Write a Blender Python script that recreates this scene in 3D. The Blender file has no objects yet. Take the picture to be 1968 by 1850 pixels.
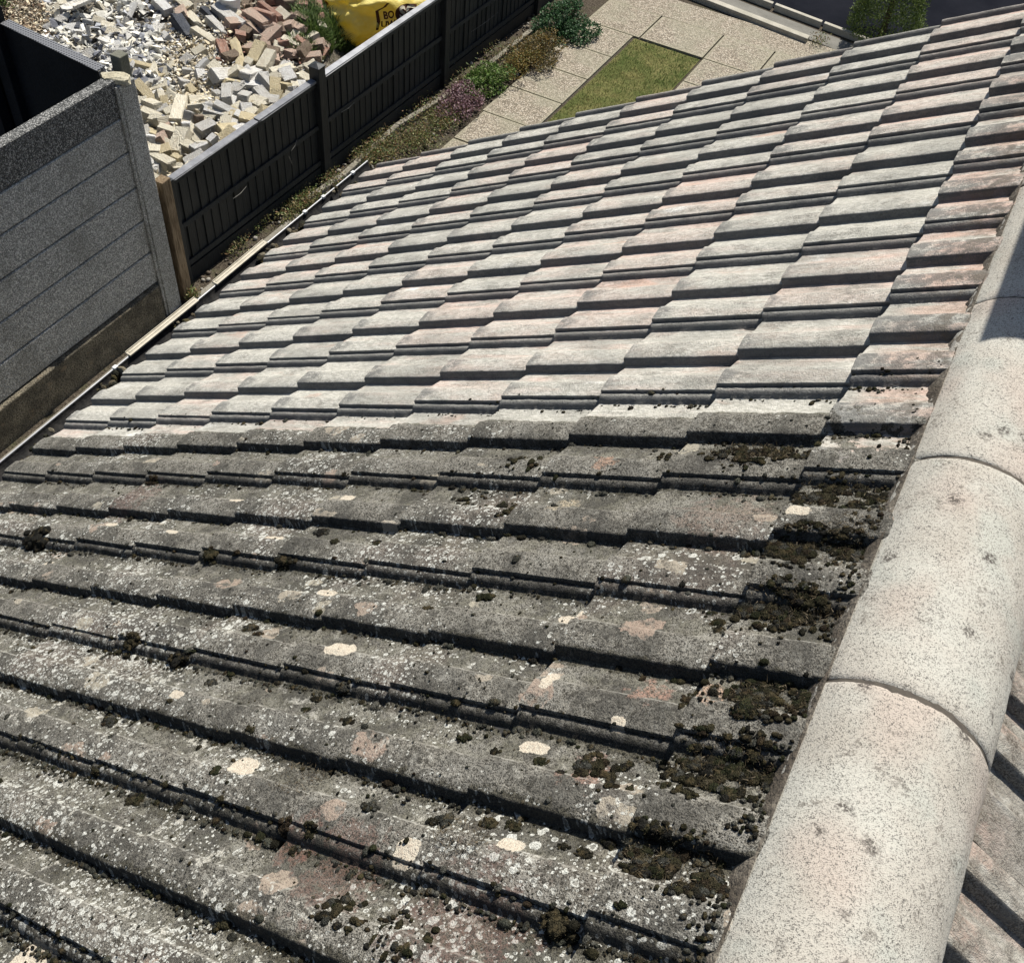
import bpy, math, random
import numpy as np
from mathutils import Vector, Matrix, noise, Euler

random.seed(7)
rng = np.random.default_rng(11)
SC = bpy.context.scene
COL = SC.collection

# ------------------------------------------------------------------ camera
FOC = 2019.0
CX, CY = 984.0, 925.0
CAM = np.array([0.042005, -1.705265, 1.386292])
RC = np.array([[0.8755436, 0.4773095, 0.0748273],
               [0.4054822, -0.6417371, -0.6509667],
               [-0.2626931, 0.6002908, -0.7554093]])      # rows: right, down, forward
cam_d = bpy.data.cameras.new("camera")
cam = bpy.data.objects.new("camera", cam_d)
COL.objects.link(cam)
r, d, f = RC
cam.matrix_world = Matrix(((r[0], -d[0], -f[0], CAM[0]), (r[1], -d[1], -f[1], CAM[1]),
                           (r[2], -d[2], -f[2], CAM[2]), (0, 0, 0, 1)))
cam_d.sensor_fit = 'HORIZONTAL'
cam_d.sensor_width = 36.0
cam_d.lens = FOC / 1968.0 * 36.0
cam_d.clip_start = 0.05
cam_d.clip_end = 3000
SC.camera = cam

# ------------------------------------------------------------------ light
SUN = Vector((0.0, 0.70, 1.0)).normalized()
SUN_EL = math.asin(SUN.z)
SUN_AZ = math.atan2(SUN.x, SUN.y)      # clockwise from +Y
w = bpy.data.worlds.new("World")
SC.world = w
w.use_nodes = True
nt = w.node_tree
bg = nt.nodes["Background"]
sky = nt.nodes.new("ShaderNodeTexSky")
sky.sky_type = 'NISHITA'
sky.sun_disc = False
sky.sun_elevation = SUN_EL
sky.sun_rotation = SUN_AZ
sky.dust_density = 1.2
nt.links.new(sky.outputs[0], bg.inputs[0])
bg.inputs[1].default_value = 0.066
sd = bpy.data.lights.new("sun", 'SUN')
sd.energy = 5.0
sd.angle = math.radians(0.5)
sd.color = (1.0, 0.955, 0.88)
sun = bpy.data.objects.new("sun", sd)
sun.rotation_euler = SUN.to_track_quat('Z', 'Y').to_euler()
sun.location = (0, 0, 8)
COL.objects.link(sun)
SC.view_settings.view_transform = 'Standard'
SC.view_settings.look = 'None'
SC.view_settings.exposure = 0.5
SC.view_settings.gamma = 1.0

# ------------------------------------------------------------------ geometry helpers
def ray(u, v):
    dd = RC.T @ np.array([(u - CX) / FOC, (v - CY) / FOC, 1.0])
    return dd / np.linalg.norm(dd)

def at(u, v, z):
    """the point of the level z that the photograph shows at pixel u, v"""
    dd = ray(u, v)
    return CAM + dd * (z - CAM[2]) / dd[2]

def pix(p):
    c = RC @ (np.asarray(p, float) - CAM)
    return CX + FOC * c[0] / c[2], CY + FOC * c[1] / c[2]

def link(o, parent=None):
    COL.objects.link(o)
    if parent is not None:
        o.parent = parent
    return o

def tag(o, label=None, cat=None, group=None, kind=None):
    if label: o["label"] = label
    if cat: o["category"] = cat
    if group: o["group"] = group
    if kind: o["kind"] = kind
    return o

def empty(name, loc=(0, 0, 0), rz=0.0):
    o = bpy.data.objects.new(name, None)
    o.location = loc
    o.rotation_euler = (0, 0, rz)
    o.empty_display_size = 0.1
    return link(o)

def child_of(o, root):
    """parent keeping the world place (roots are unrotated unless noted)"""
    o.parent = root
    o.matrix_parent_inverse = (Matrix.Translation(root.location) @ root.rotation_euler.to_matrix().to_4x4()).inverted()
    return o

class MB:
    def __init__(self):
        self.v, self.f, self.c = [], [], []
        self.n = 0
    def add(self, vs, fs, col=None):
        vs = np.asarray(vs, float)
        k = self.n
        self.v.append(vs)
        self.f += [tuple(i + k for i in q) for q in fs]
        self.n += len(vs)
        if col is not None:
            self.c.append(np.tile(np.array(list(col) + [1.0]), (len(vs), 1)))
    def box(self, x0, x1, y0, y1, z0, z1, M=None):
        vs = [(x0, y0, z0), (x1, y0, z0), (x1, y1, z0), (x0, y1, z0), (x0, y0, z1), (x1, y0, z1), (x1, y1, z1), (x0, y1, z1)]
        if M is not None:
            vs = [tuple(M @ Vector(p)) for p in vs]
        self.add(vs, [(0, 3, 2, 1), (4, 5, 6, 7), (0, 1, 5, 4), (1, 2, 6, 5), (2, 3, 7, 6), (3, 0, 4, 7)])
    def tube(self, pts, rad, n=8, cap=True):
        pts = [Vector(p) for p in pts]
        rads = rad if isinstance(rad, (list, tuple)) else [rad] * len(pts)
        vs, fs = [], []
        for i, p in enumerate(pts):
            t = (pts[min(i + 1, len(pts) - 1)] - pts[max(i - 1, 0)]).normalized()
            a = t.cross(Vector((0, 0, 1)))
            if a.length < 1e-3: a = Vector((1, 0, 0))
            a.normalize(); b = t.cross(a)
            for k in range(n):
                an = 2 * math.pi * k / n
                vs.append(p + (a * math.cos(an) + b * math.sin(an)) * rads[i])
        for i in range(len(pts) - 1):
            for k in range(n):
                k2 = (k + 1) % n
                fs.append((i * n + k, i * n + k2, (i + 1) * n + k2, (i + 1) * n + k))
        if cap:
            fs.append(tuple(range(n))[::-1]); fs.append(tuple(range((len(pts) - 1) * n, len(pts) * n)))
        self.add([tuple(q) for q in vs], fs)
    def build(self, name, mat, parent=None, smooth=False, bevel=0.0, loc=None, rot=None):
        me = bpy.data.meshes.new(name)
        V = np.concatenate(self.v) if self.v else np.zeros((0, 3))
        me.from_pydata(V.tolist(), [], self.f)
        if self.c:
            ca = me.color_attributes.new("col", 'FLOAT_COLOR', 'POINT')
            ca.data.foreach_set("color", np.concatenate(self.c).astype(np.float32).ravel())
        if smooth:
            me.polygons.foreach_set("use_smooth", [True] * len(me.polygons))
        me.update()
        o = bpy.data.objects.new(name, me)
        if mat is not None: me.materials.append(mat)
        if bevel:
            b = o.modifiers.new("bevel", 'BEVEL'); b.width = bevel; b.segments = 2; b.limit_method = 'ANGLE'
        if loc is not None: o.location = loc
        if rot is not None: o.rotation_euler = rot
        link(o)
        if parent is not None: child_of(o, parent)
        return o

# ------------------------------------------------------------------ material helper
class Mat:
    def __init__(self, name, rough=0.9, spec=0.25):
        self.m = bpy.data.materials.new(name)
        self.m.use_nodes = True
        self.t = self.m.node_tree
        self.b = self.t.nodes["Principled BSDF"]
        self.b.inputs["Roughness"].default_value = rough
        self.b.inputs["Specular IOR Level"].default_value = spec
    def put(self, sock, v):
        if hasattr(v, "is_output"): self.t.links.new(v, sock)
        elif v is not None:
            if isinstance(v, (tuple, list)) and len(v) == 3 and sock.type == 'RGBA': v = tuple(v) + (1.0,)
            sock.default_value = v
    def node(self, typ, ins=None, **props):
        n = self.t.nodes.new(typ)
        for k, v in props.items(): setattr(n, k, v)
        for k, v in (ins or {}).items(): self.put(n.inputs[k], v)
        return n
    def obj(self): return self.node("ShaderNodeTexCoord").outputs["Object"]
    def attr(self, name, out="Fac"): return self.node("ShaderNodeAttribute", attribute_name=name).outputs[out]
    def map(self, vec, scale=(1, 1, 1), loc=(0, 0, 0), rot=(0, 0, 0)):
        return self.node("ShaderNodeMapping", {"Vector": vec, "Scale": scale, "Location": loc, "Rotation": rot}).outputs[0]
    def noise(self, vec, scale, detail=3.0, rough=0.55, dist=0.0, out="Fac"):
        return self.node("ShaderNodeTexNoise", {"Vector": vec, "Scale": scale, "Detail": detail, "Roughness": rough, "Distortion": dist}).outputs[out]
    def vor(self, vec, scale, rand=1.0, feature='F1', dims='3D'):
        n = self.node("ShaderNodeTexVoronoi", {"Vector": vec, "Scale": scale, "Randomness": rand}, feature=feature, voronoi_dimensions=dims)
        return n
    def ramp(self, v, a, b, lo=0.0, hi=1.0, smooth=True):
        return self.node("ShaderNodeMapRange", {"Value": v, "From Min": a, "From Max": b, "To Min": lo, "To Max": hi},
                         interpolation_type='SMOOTHSTEP' if smooth else 'LINEAR').outputs[0]
    def math(self, op, a, b=None, c=None):
        n = self.node("ShaderNodeMath", operation=op)
        self.put(n.inputs[0], a)
        if b is not None: self.put(n.inputs[1], b)
        if c is not None: self.put(n.inputs[2], c)
        return n.outputs[0]
    def mix(self, f, a, b, blend='MIX'):
        n = self.node("ShaderNodeMix", data_type='RGBA', blend_type=blend)
        self.put(n.inputs[0], f); self.put(n.inputs[6], a); self.put(n.inputs[7], b)
        return n.outputs[2]
    def mul(self, a, b): return self.math('MULTIPLY', a, b)
    def sep(self, v): return self.node("ShaderNodeSeparateXYZ", {0: v}).outputs
    def color(self, c): self.put(self.b.inputs["Base Color"], c)
    def bump(self, h, dist=0.002, strength=1.0, prev=None):
        n = self.node("ShaderNodeBump", {"Height": h, "Distance": dist, "Strength": strength})
        if prev is not None: self.put(n.inputs["Normal"], prev)
        self.put(self.b.inputs["Normal"], n.outputs[0])
        return n.outputs[0]

def simple(name, c1, c2, scale=8.0, rough=0.9, bump=0.0, fine=60.0, spec=0.2, fineamp=0.35):
    M = Mat(name, rough, spec)
    o = M.obj()
    a = M.noise(o, scale, 4)
    b = M.noise(o, fine, 3)
    c = M.mix(M.ramp(a, 0.3, 0.7), c1, c2)
    c = M.mix(M.ramp(b, 0.35, 0.7, 0, fineamp), c, tuple(x * 0.45 for x in c1))
    M.color(c)
    if bump: M.bump(b, bump, 1.0)
    return M.m

# ================================================================== ROOF
PITCH = 0.548232
TP = math.tan(PITCH)
CP, SP = math.cos(PITCH), math.sin(PITCH)
GA = 0.29801           # course gauge along the slope
TW = 0.30              # tile width
TH = 0.017             # tile thickness
HS = 1.25
XA, ZA = 0.25, 0.25 * TP

PROF = [(0.000, -.0150, 1, 1), (0.0004, -.0030, 1, 1), (0.0022, 0, 1, 0), (0.018, .0012, 1, 0), (0.036, .0016, 1, 0), (0.053, .0008, 1, 0), (0.0595, -.0004, 1, 0),
        (0.0635, -.0030, .5, 0), (0.068, -.0062, 0, 0), (0.080, -.0088, 0, 0), (0.098, -.0122, 0, 0), (0.114, -.0156, 0, 0), (0.1240, -.0178, 0, 0),
        (0.1262, -.0160, 1, 1), (0.1305, -.0050, 1, 1), (0.1325, -.0012, 1, 1), (0.1355, .0005, 1, 0),
        (0.152, .0014, 1, 0), (0.172, .0016, 1, 0), (0.190, .0006, 1, 0), (0.1965, -.0006, 1, 0), (0.2005, -.0032, .5, 0), (0.205, -.0064, 0, 0),
        (0.217, -.0090, 0, 0), (0.236, -.0128, 0, 0), (0.254, -.0155, 0, 0), (0.2745, -.0180, 0, 0),
        (0.2765, -.0172, 1, 1), (0.2805, -.0120, 1, 1), (0.2838, -.0088, 1, 1), (0.2870, -.0072, 1, .9), (0.2915, -.0064, 1, .55), (0.299, -.0070, 1, .7), (0.306, -.0120, 1, 1)]

PROF_R = [(0.000, -.0150, 1, 1), (0.002, -.0012, 1, 1), (0.005, 0, 1, 0), (0.025, .0012, 1, 0), (0.046, .0002, 1, 0), (0.050, -.0030, 1, 1), (0.054, -.0090, 1, 1), (0.057, -.0172, 1, 1),
          (0.062, -.0180, 0, 0), (0.080, -.0160, 0, 0), (0.095, -.0140, 0, 0), (0.100, -.0110, .5, 0), (0.104, -.0020, 1, 0), (0.108, 0, 1, 0), (0.130, .0014, 1, 0), (0.154, .0002, 1, 0),
          (0.158, -.0030, 1, 1), (0.162, -.0090, 1, 1), (0.165, -.0172, 1, 1), (0.170, -.0180, 0, 0), (0.188, -.0165, 0, 0), (0.205, -.0145, 0, 0), (0.212, -.0100, .5, 0), (0.216, -.0070, 1, .4), (0.302, -.0072, 1, .4)]

def tile_slope(name, side, mat, parent, rows, courses, prof, y_of_row, first_lift, ns=18, flip=False):
    """one slope of interlocking concrete tiles; the lower end of course i lies at slope distance i*GA below x=0 level"""
    V, F, AT, LC, GT = [], [], [], [], []
    base = 0
    for i in courses:
        for j in rows:
            rnd = rng.random(4)
            dl = rng.normal(0, .0009)
            twist = rng.normal(0, .0022)
            yaw = rng.normal(0, .0018)
            lift0 = first_lift if i == 0 else 0.0
            off = .12 if side > 0 else 0.0
            ns = 44 if (side < 0 and -7 < j < 0) else 20
            slen = GA + .022 if i > 0 else (0.185 / CP + off)
            ss = [0.0, 0.0022, .007] + [slen * k / ns for k in range(1, ns + 1)]
            ss = sorted(set(ss))
            n = len(prof)
            seed = Vector((i * 7.3 + side * 50, j * 3.1, 0))
            rg = 2.3 if (side < 0 and j < 0) else 1.0
            rowsv = []
            for q, s in enumerate([-1.0] + ss):
                tail = s < 0
                sv = 0.0 if tail else s
                for (py, ph, pr_, pf) in prof:
                    h = ph * HS
                    if tail: h = h - TH * 1.15
                    elif q == 1: h -= .0022
                    # worn, chipped arris
                    wv = Vector((sv * 26, py * 26, 0)) + seed
                    h += noise.noise(wv) * .0009 + noise.noise(wv * 5.0) * .0005 * rg + (noise.noise(wv * 11.0) * .0006 if rg > 1 else 0)
                    ee = (noise.noise(wv * 3.3 + Vector((9, 9, 9))) * .0011 + (noise.noise(Vector((sv * 150, py * 20, 1)) + seed) * .0011 if rg > 1 else 0)) * (1.4 if pf or pr_ == .5 else .6)
                    se = noise.noise(Vector((py * 60, 5, 0)) + seed) * .0022 if q < 3 else 0.0
                    hh = h + lift0 + dl + twist * (py - .15) - TH * (sv / GA)
                    yl = y_of_row(j) + (-py - ee if flip else py + ee) + yaw * (sv - .1)
                    sl = -i * GA - off + sv + se            # along slope, up positive, 0 at x=0
                    xx = sl * CP - hh * SP
                    zz = sl * SP + hh * CP
                    if side > 0:                       # mirrored to the other side of the ridge
                        xx = 2 * XA - xx
                    rowsv.append((xx, yl, zz))
                    GT.append(max(0.0, 1 - min(abs(py - .124), abs(py - .2745)) / .030) if side < 0 else 0.0)
                    AT.append((rnd[0], rnd[1], pf, pr_))
                    LC.append((sl, yl + (40.0 if side > 0 else 0.0), hh))
            V += rowsv
            for a in range(len(ss)):
                for b in range(n - 1):
                    q0 = base + a * n + b
                    fc = (q0, q0 + n, q0 + n + 1, q0 + 1)
                    F.append(fc if (flip == (side > 0)) else fc[::-1])
            base += len(rowsv)
    me = bpy.data.meshes.new(name)
    me.from_pydata(V, [], F)
    ca = me.color_attributes.new("tile", 'FLOAT_COLOR', 'POINT')
    ca.data.foreach_set("color", np.array(AT, np.float32).ravel())
    lc = me.attributes.new("loc", 'FLOAT_VECTOR', 'POINT')
    lc.data.foreach_set("vector", np.array(LC, np.float32).ravel())
    gt = me.attributes.new("gut", 'FLOAT', 'POINT')
    gt.data.foreach_set("value", np.array(GT, np.float32))
    me.polygons.foreach_set("use_smooth", [True] * len(F))
    me.set_sharp_from_angle(angle=math.radians(38))
    me.materials.append(mat)
    me.update()
    o = bpy.data.objects.new(name, me)
    link(o)
    child_of(o, parent)
    return o

def slope_pt(u, v, side=-1):
    """point of the left slope seen at a pixel"""
    dd = ray(u, v)
    t = (TP * CAM[0] - CAM[2]) / (dd[2] - TP * dd[0])
    return CAM + dd * t

def loc_of(u, v):
    p = slope_pt(u, v)
    return (p[0] / CP, p[1])

def tile_material():
    M = Mat("weathered_concrete_tile", .93, .15)
    L = M.attr("loc", "Vector")
    T = M.node("ShaderNodeAttribute", attribute_name="tile")
    tc = M.node("ShaderNodeSeparateColor", {0: T.outputs["Color"]}).outputs
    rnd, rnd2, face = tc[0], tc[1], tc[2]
    prof = T.outputs["Alpha"]
    s, y, h = M.sep(L)
    fine = M.noise(L, 420, 2, .7)
    fine2 = M.noise(L, 190, 3, .7)
    mid = M.noise(L, 38, 4, .6)
    low = M.noise(L, 6.5, 4, .6)
    low2 = M.noise(M.map(L, loc=(7, 3, 0)), 3.1, 3, .5)
    # ---------- dirty concrete
    gr = M.math('ADD', M.mul(fine, .55), M.mul(fine2, .45))
    dk = M.mix(M.ramp(gr, .42, .56), (.027, .025, .021), (.225, .211, .178))
    dk = M.mix(M.ramp(M.noise(M.map(L, loc=(9, 2, 1)), 330, 2, .7), .55, .68, 0, .85), dk, (.36, .345, .30))
    dk = M.mix(M.mul(M.mul(M.ramp(mid, .5, .68), M.ramp(gr, .42, .52)), .6), dk, (.27, .255, .215))
    mot = M.noise(M.map(L, loc=(5, 1, 2)), 75, 5, .75)
    dk = M.mix(M.mul(M.ramp(mot, .56, .62), .55), dk, (.36, .35, .305))
    dk = M.mix(M.mul(M.ramp(mot, .455, .40), .65), dk, (.030, .027, .020))
    dk = M.mix(M.mul(M.ramp(low, .45, .65), .5), dk, (.042, .041, .036))
    olive = M.mul(M.math('SUBTRACT', 1.0, prof), M.ramp(mid, .35, .6))
    dk = M.mix(M.mul(M.mul(olive, M.ramp(gr, .44, .54, .25, 1)), .42), dk, (.135, .130, .088))
    dk = M.mix(M.mul(M.ramp(low2, .56, .66), .30), dk, (.15, .11, .09))
    tone = M.noise(M.map(L, loc=(3, 3, 3)), 9.5, 4, .65)
    dk = M.mix(M.mul(M.ramp(tone, .48, .62), .55), dk, (.05, .048, .042))
    dk = M.mix(M.mul(M.mul(M.ramp(tone, .50, .36), M.ramp(gr, .44, .54)), .30), dk, (.33, .32, .285))
    # sunlit crease highlight painted on the worn arris between roll and trough
    edge = M.ramp(M.math('ABSOLUTE', M.math('SUBTRACT', prof, .5)), .0, .42, 1, 0)
    dk = M.mix(M.mul(M.mul(edge, M.ramp(mid, .38, .6)), .7), dk, (.40, .385, .34))
    # large bald patches, pinkish cream
    wv = M.node("ShaderNodeVectorMath", {0: L, 1: M.node("ShaderNodeVectorMath", {0: M.noise(L, 28, 3, .6, out="Color"), 3: .05}, operation='SCALE').outputs[0]}, operation='ADD').outputs[0]
    flat = M.map(wv, scale=(1, 1, 0.0))
    def spots(scale, keep, r0, r1, ring=False, vec=flat, loc=(0, 0, 0), sc=(1, 1, 1)):
        vv = M.map(vec, scale=sc, loc=loc)
        n = M.vor(vv, scale, 1.0, dims='2D')
        cc = M.node("ShaderNodeSeparateColor", {0: n.outputs["Color"]}).outputs
        rad = M.ramp(cc[1], 0, 1, r0, r1, smooth=False)
        dd = n.outputs["Distance"]
        disc = M.math('MULTIPLY', M.math('LESS_THAN', dd, rad), M.math('GREATER_THAN', cc[0], keep))
        if ring:
            hole = M.math('GREATER_THAN', M.math('ADD', dd, M.mul(M.math('GREATER_THAN', cc[2], .45), 1.0)), M.mul(rad, .58))
            disc = M.mul(disc, hole)
        return disc, cc
    big, bc = spots(8.0, .80, .10, .33, sc=(1.0, 1.5, 1))
    bigc = M.mix(bc[2], (.50, .46, .36), (.42, .30, .235))
    bigc = M.mix(M.ramp(fine2, .35, .65, 0, .5), bigc, (.20, .19, .15))
    dk = M.mix(M.mul(M.mul(big, .8), M.mul(M.ramp(mid, .36, .52), M.ramp(fine2, .38, .50, .4, 1))), dk, bigc)
    crust = M.mul(M.ramp(M.math('ADD', M.attr("gut"), M.math('ADD', M.mul(M.math('SUBTRACT', M.noise(L, 45, 4, .7), .5), 2.2), M.ramp(y, -.3, -1.5, -.25, .30))), .45, .75), .8)
    dk = M.mix(crust, dk, M.mix(M.ramp(gr, .42, .58), (.016, .015, .012), (.085, .078, .055)))
    # lichen discs: thick towards the lower left of the roof
    dens = M.math('ADD', M.ramp(y, -.5, -1.55, 0, .26), M.math('ADD', M.ramp(s, -.1, -1.1, -.12, .10), M.ramp(low2, .38, .68, -.34, .26)))
    flat2 = M.map(M.node("ShaderNodeVectorMath", {0: L, 1: M.node("ShaderNodeVectorMath", {0: M.noise(L, 160, 2, .6, out="Color"), 3: .006}, operation='SCALE').outputs[0]}, operation='ADD').outputs[0], scale=(1, 1, 0))
    lichc = M.mix(M.ramp(fine, .35, .62), (.33, .33, .29), (.66, .66, .60))
    for k, (sc_, base_keep, r0, r1) in enumerate(((70, 1.00, .10, .36), (38, 1.07, .10, .30), (130, .94, .10, .38), (24, 1.10, .08, .26))):
        n = M.vor(M.map(flat2, loc=(k * 3.7, k * 1.3, 0), scale=(1, 1.15, 1)), sc_, 1.0, dims='2D')
        cc = M.node("ShaderNodeSeparateColor", {0: n.outputs["Color"]}).outputs
        rad = M.ramp(cc[1], 0, 1, r0, r1, smooth=False)
        disc = M.mul(M.math('LESS_THAN', n.outputs["Distance"], rad), M.ramp(fine2, .36, .46, .35, 1))
        keep = M.math('GREATER_THAN', M.math('ADD', cc[0], M.math('ADD', dens, .12)), base_keep)
        ring = M.math('GREATER_THAN', M.math('ADD', n.outputs["Distance"], M.math('GREATER_THAN', cc[2], .4)), M.mul(rad, .6))
        msk = M.mul(M.mul(disc, keep), M.ramp(ring, 0, 1, .35, 1.0))
        dk = M.mix(M.mul(msk, .9), dk, lichc)
    chalk = M.mul(M.mul(M.ramp(M.noise(M.map(L, loc=(4, 7, 0)), 17, 5, .75), .575, .625), M.ramp(M.math('ADD', y, M.mul(s, .35)), -.7, -1.7)), M.ramp(mot, .44, .54))
    dk = M.mix(M.mul(chalk, .85), dk, M.mix(M.ramp(fine, .38, .6), (.36, .345, .29), (.62, .60, .53)))
    # a few rust red bare places seen in the photograph
    for (u, v, rad, colr, amt) in ((640, 1660, .085, (.16, .09, .07), .7), (880, 1770, .11, (.15, .08, .065), .6), (560, 1610, .05, (.20, .10, .075), .6),
                                   (1390, 985, .09, (.26, .19, .15), .6), (250, 955, .09, (.20, .12, .10), .6), (1160, 880, .03, (.42, .26, .18), .9),
                                   (1370, 1325, .028, (.50, .34, .24), .9), (1240, 1310, .035, (.40, .24, .18), .8), (1120, 1465, .04, (.34, .20, .15), .7), (1080, 960, .03, (.50, .42, .29), .9)):
        a, b = loc_of(u, v)
        dv = M.node("ShaderNodeVectorMath", {0: M.map(L, scale=(1, 1, 0)), 1: (a, b, 0)}, operation='DISTANCE').outputs["Value"]
        dv = M.math('ADD', dv, M.ramp(mid, .3, .7, -rad * .55, rad * .55))
        m_ = M.mul(M.ramp(dv, rad, rad * .55), M.mul(M.mul(M.ramp(fine2, .40, .56, .15, 1), M.ramp(fine, .40, .58, .3, 1)), amt))
        dk = M.mix(m_, dk, colr)
    # the one sharp bare rectangle on the roll near the bottom and other bleached chips
    for (u, v, ra, rb) in ((773, 1627, .021, .025), (1000, 1700, .0, .0), (650, 1240, .035, .02), (742, 998, .024, .012), (463, 1462, .03, .022), (340, 1332, .018, .010),
                           (1055, 1303, .012, .022), (1020, 1420, .026, .013), (975, 1610, .022, .012), (1540, 990, .02, .012), (665, 948, .02, .012), (450, 952, .022, .01), (330, 1018, .026, .008),
                           (1185, 1380, .012, .012), (40, 1830, .05, .035), (85, 1070, .02, .009), (620, 1123, .026, .010), (210, 1000, .024, .009), (520, 1022, .028, .009), (1090, 1170, .03, .012)):
        if ra == 0: continue
        a, b = loc_of(u, v)
        jit = M.node("ShaderNodeVectorMath", {0: M.noise(L, 45, 6, .78, out="Color"), 3: .024}, operation='SCALE').outputs[0]
        q = M.node("ShaderNodeVectorMath", {0: M.node("ShaderNodeVectorMath", {0: L, 1: jit}, operation='ADD').outputs[0], 1: (a + .011, b + .011, 0)}, operation='SUBTRACT').outputs[0]
        qs = M.sep(q)
        ex = M.math('POWER', M.math('ABSOLUTE', M.math('DIVIDE', qs[0], ra)), 3.0)
        ey = M.math('POWER', M.math('ABSOLUTE', M.math('DIVIDE', qs[1], rb)), 3.0)
        m_ = M.math('LESS_THAN', M.math('ADD', ex, ey), 1.0)
        dk = M.mix(M.mul(M.mul(m_, M.ramp(fine2, .34, .44, .45, 1)), .95), dk, M.mix(M.ramp(fine2, .35, .7), (.66, .60, .48), (.42, .35, .27)))
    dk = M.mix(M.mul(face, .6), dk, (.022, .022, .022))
    # ---------- washed concrete
    st = M.map(L, scale=(.16, 1, 1))
    streak = M.noise(M.map(L, scale=(.38, 1, 1)), 150, 3, .65)
    streak2 = M.noise(M.map(L, scale=(.22, 1, 1), loc=(3, 8, 0)), 26, 3, .6)
    cl = M.mix(M.ramp(streak, .35, .68), (.405, .392, .338), (.605, .585, .52))
    pinkt = M.ramp(M.math('ADD', M.mul(rnd, .40), M.mul(streak2, .80)), .54, .86)
    pinkt = M.mul(pinkt, M.ramp(prof, 0, 1, 1, .55))
    cl = M.mix(M.mul(pinkt, .75), cl, M.mix(M.ramp(streak, .3, .7), (.54, .375, .305), (.63, .495, .43)))
    white = M.ramp(M.noise(M.map(L, scale=(.5, 1, 1), loc=(1, 5, 0)), 11, 3, .5), .66, .76)
    cl = M.mix(M.mul(white, .75), cl, (.76, .75, .70))
    grit = M.mul(M.ramp(M.math('ADD', M.mul(fine, .6), M.mul(fine2, .55)), .60, .72), M.ramp(prof, 0, 1, .55, .95))
    cl = M.mix(M.mul(grit, .78), cl, (.14, .138, .128))
    neardge = M.ramp(s, -.01, .08)
    cl = M.mix(M.mul(M.mul(neardge, M.ramp(streak2, .40, .58)), .6), cl, (.52, .345, .27))
    rusty = M.mul(M.ramp(M.noise(M.map(L, scale=(.5, 1, 1), loc=(9, 9, 0)), 7.5, 4, .6), .60, .70), M.ramp(prof, 0, 1, .9, .3))
    cl = M.mix(M.mul(rusty, .55), cl, (.50, .30, .22))
    cl = M.mix(M.mul(M.ramp(M.math('ADD', low, M.mul(rnd2, .25)), .58, .78), .45), cl, (.26, .255, .225))
    stain = M.mul(M.ramp(M.noise(M.map(L, scale=(.45, 1, 1), loc=(2, 6, 3)), 17, 5, .72), .50, .63), M.ramp(gr, .40, .54))
    cl = M.mix(M.mul(stain, .62), cl, (.14, .135, .118))
    # lower half of each roll still grey
    lip = M.mul(prof, M.ramp(h, -.002, .0012, 0, 1))
    cl = M.mix(M.mul(M.mul(lip, M.ramp(M.math('ADD', mid, M.mul(gr, .8)), .72, .95)), .75), cl, (.15, .15, .142))
    tailm = M.ramp(fine2, .35, .6, .3, 1)
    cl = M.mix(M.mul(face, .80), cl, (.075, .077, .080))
    # ---------- which part has been washed
    bnd = M.math('ADD', -.0865, M.math('ADD', M.ramp(mid, .3, .7, -.004, .004), M.mul(M.ramp(s, -.004, .004), M.ramp(M.noise(L, 22, 4, .7), .35, .65, -.20, -.03))))
    clean = M.ramp(M.math('SUBTRACT', y, bnd), -.003, .003)
    dirtnear = M.mul(M.ramp(s, .02, .16), M.ramp(mid, .42, .62))   # grime creeping out from the ridge bedding
    rside = M.math('GREATER_THAN', y, 20.0)
    cl = M.mix(M.mul(rside, M.ramp(M.math('ADD', mid, M.mul(gr, .6)), .62, .92, .35, .95)), cl, M.mix(M.ramp(gr, .42, .56), (.07, .062, .052), (.27, .25, .215)))
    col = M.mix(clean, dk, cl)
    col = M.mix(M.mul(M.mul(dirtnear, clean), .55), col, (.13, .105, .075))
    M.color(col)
    hb = M.math('ADD', M.mul(fine, .7), M.math('ADD', M.mul(fine2, .8), M.mul(mid, .9)))
    M.bump(hb, .0042, 1.0)
    return M.m

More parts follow.
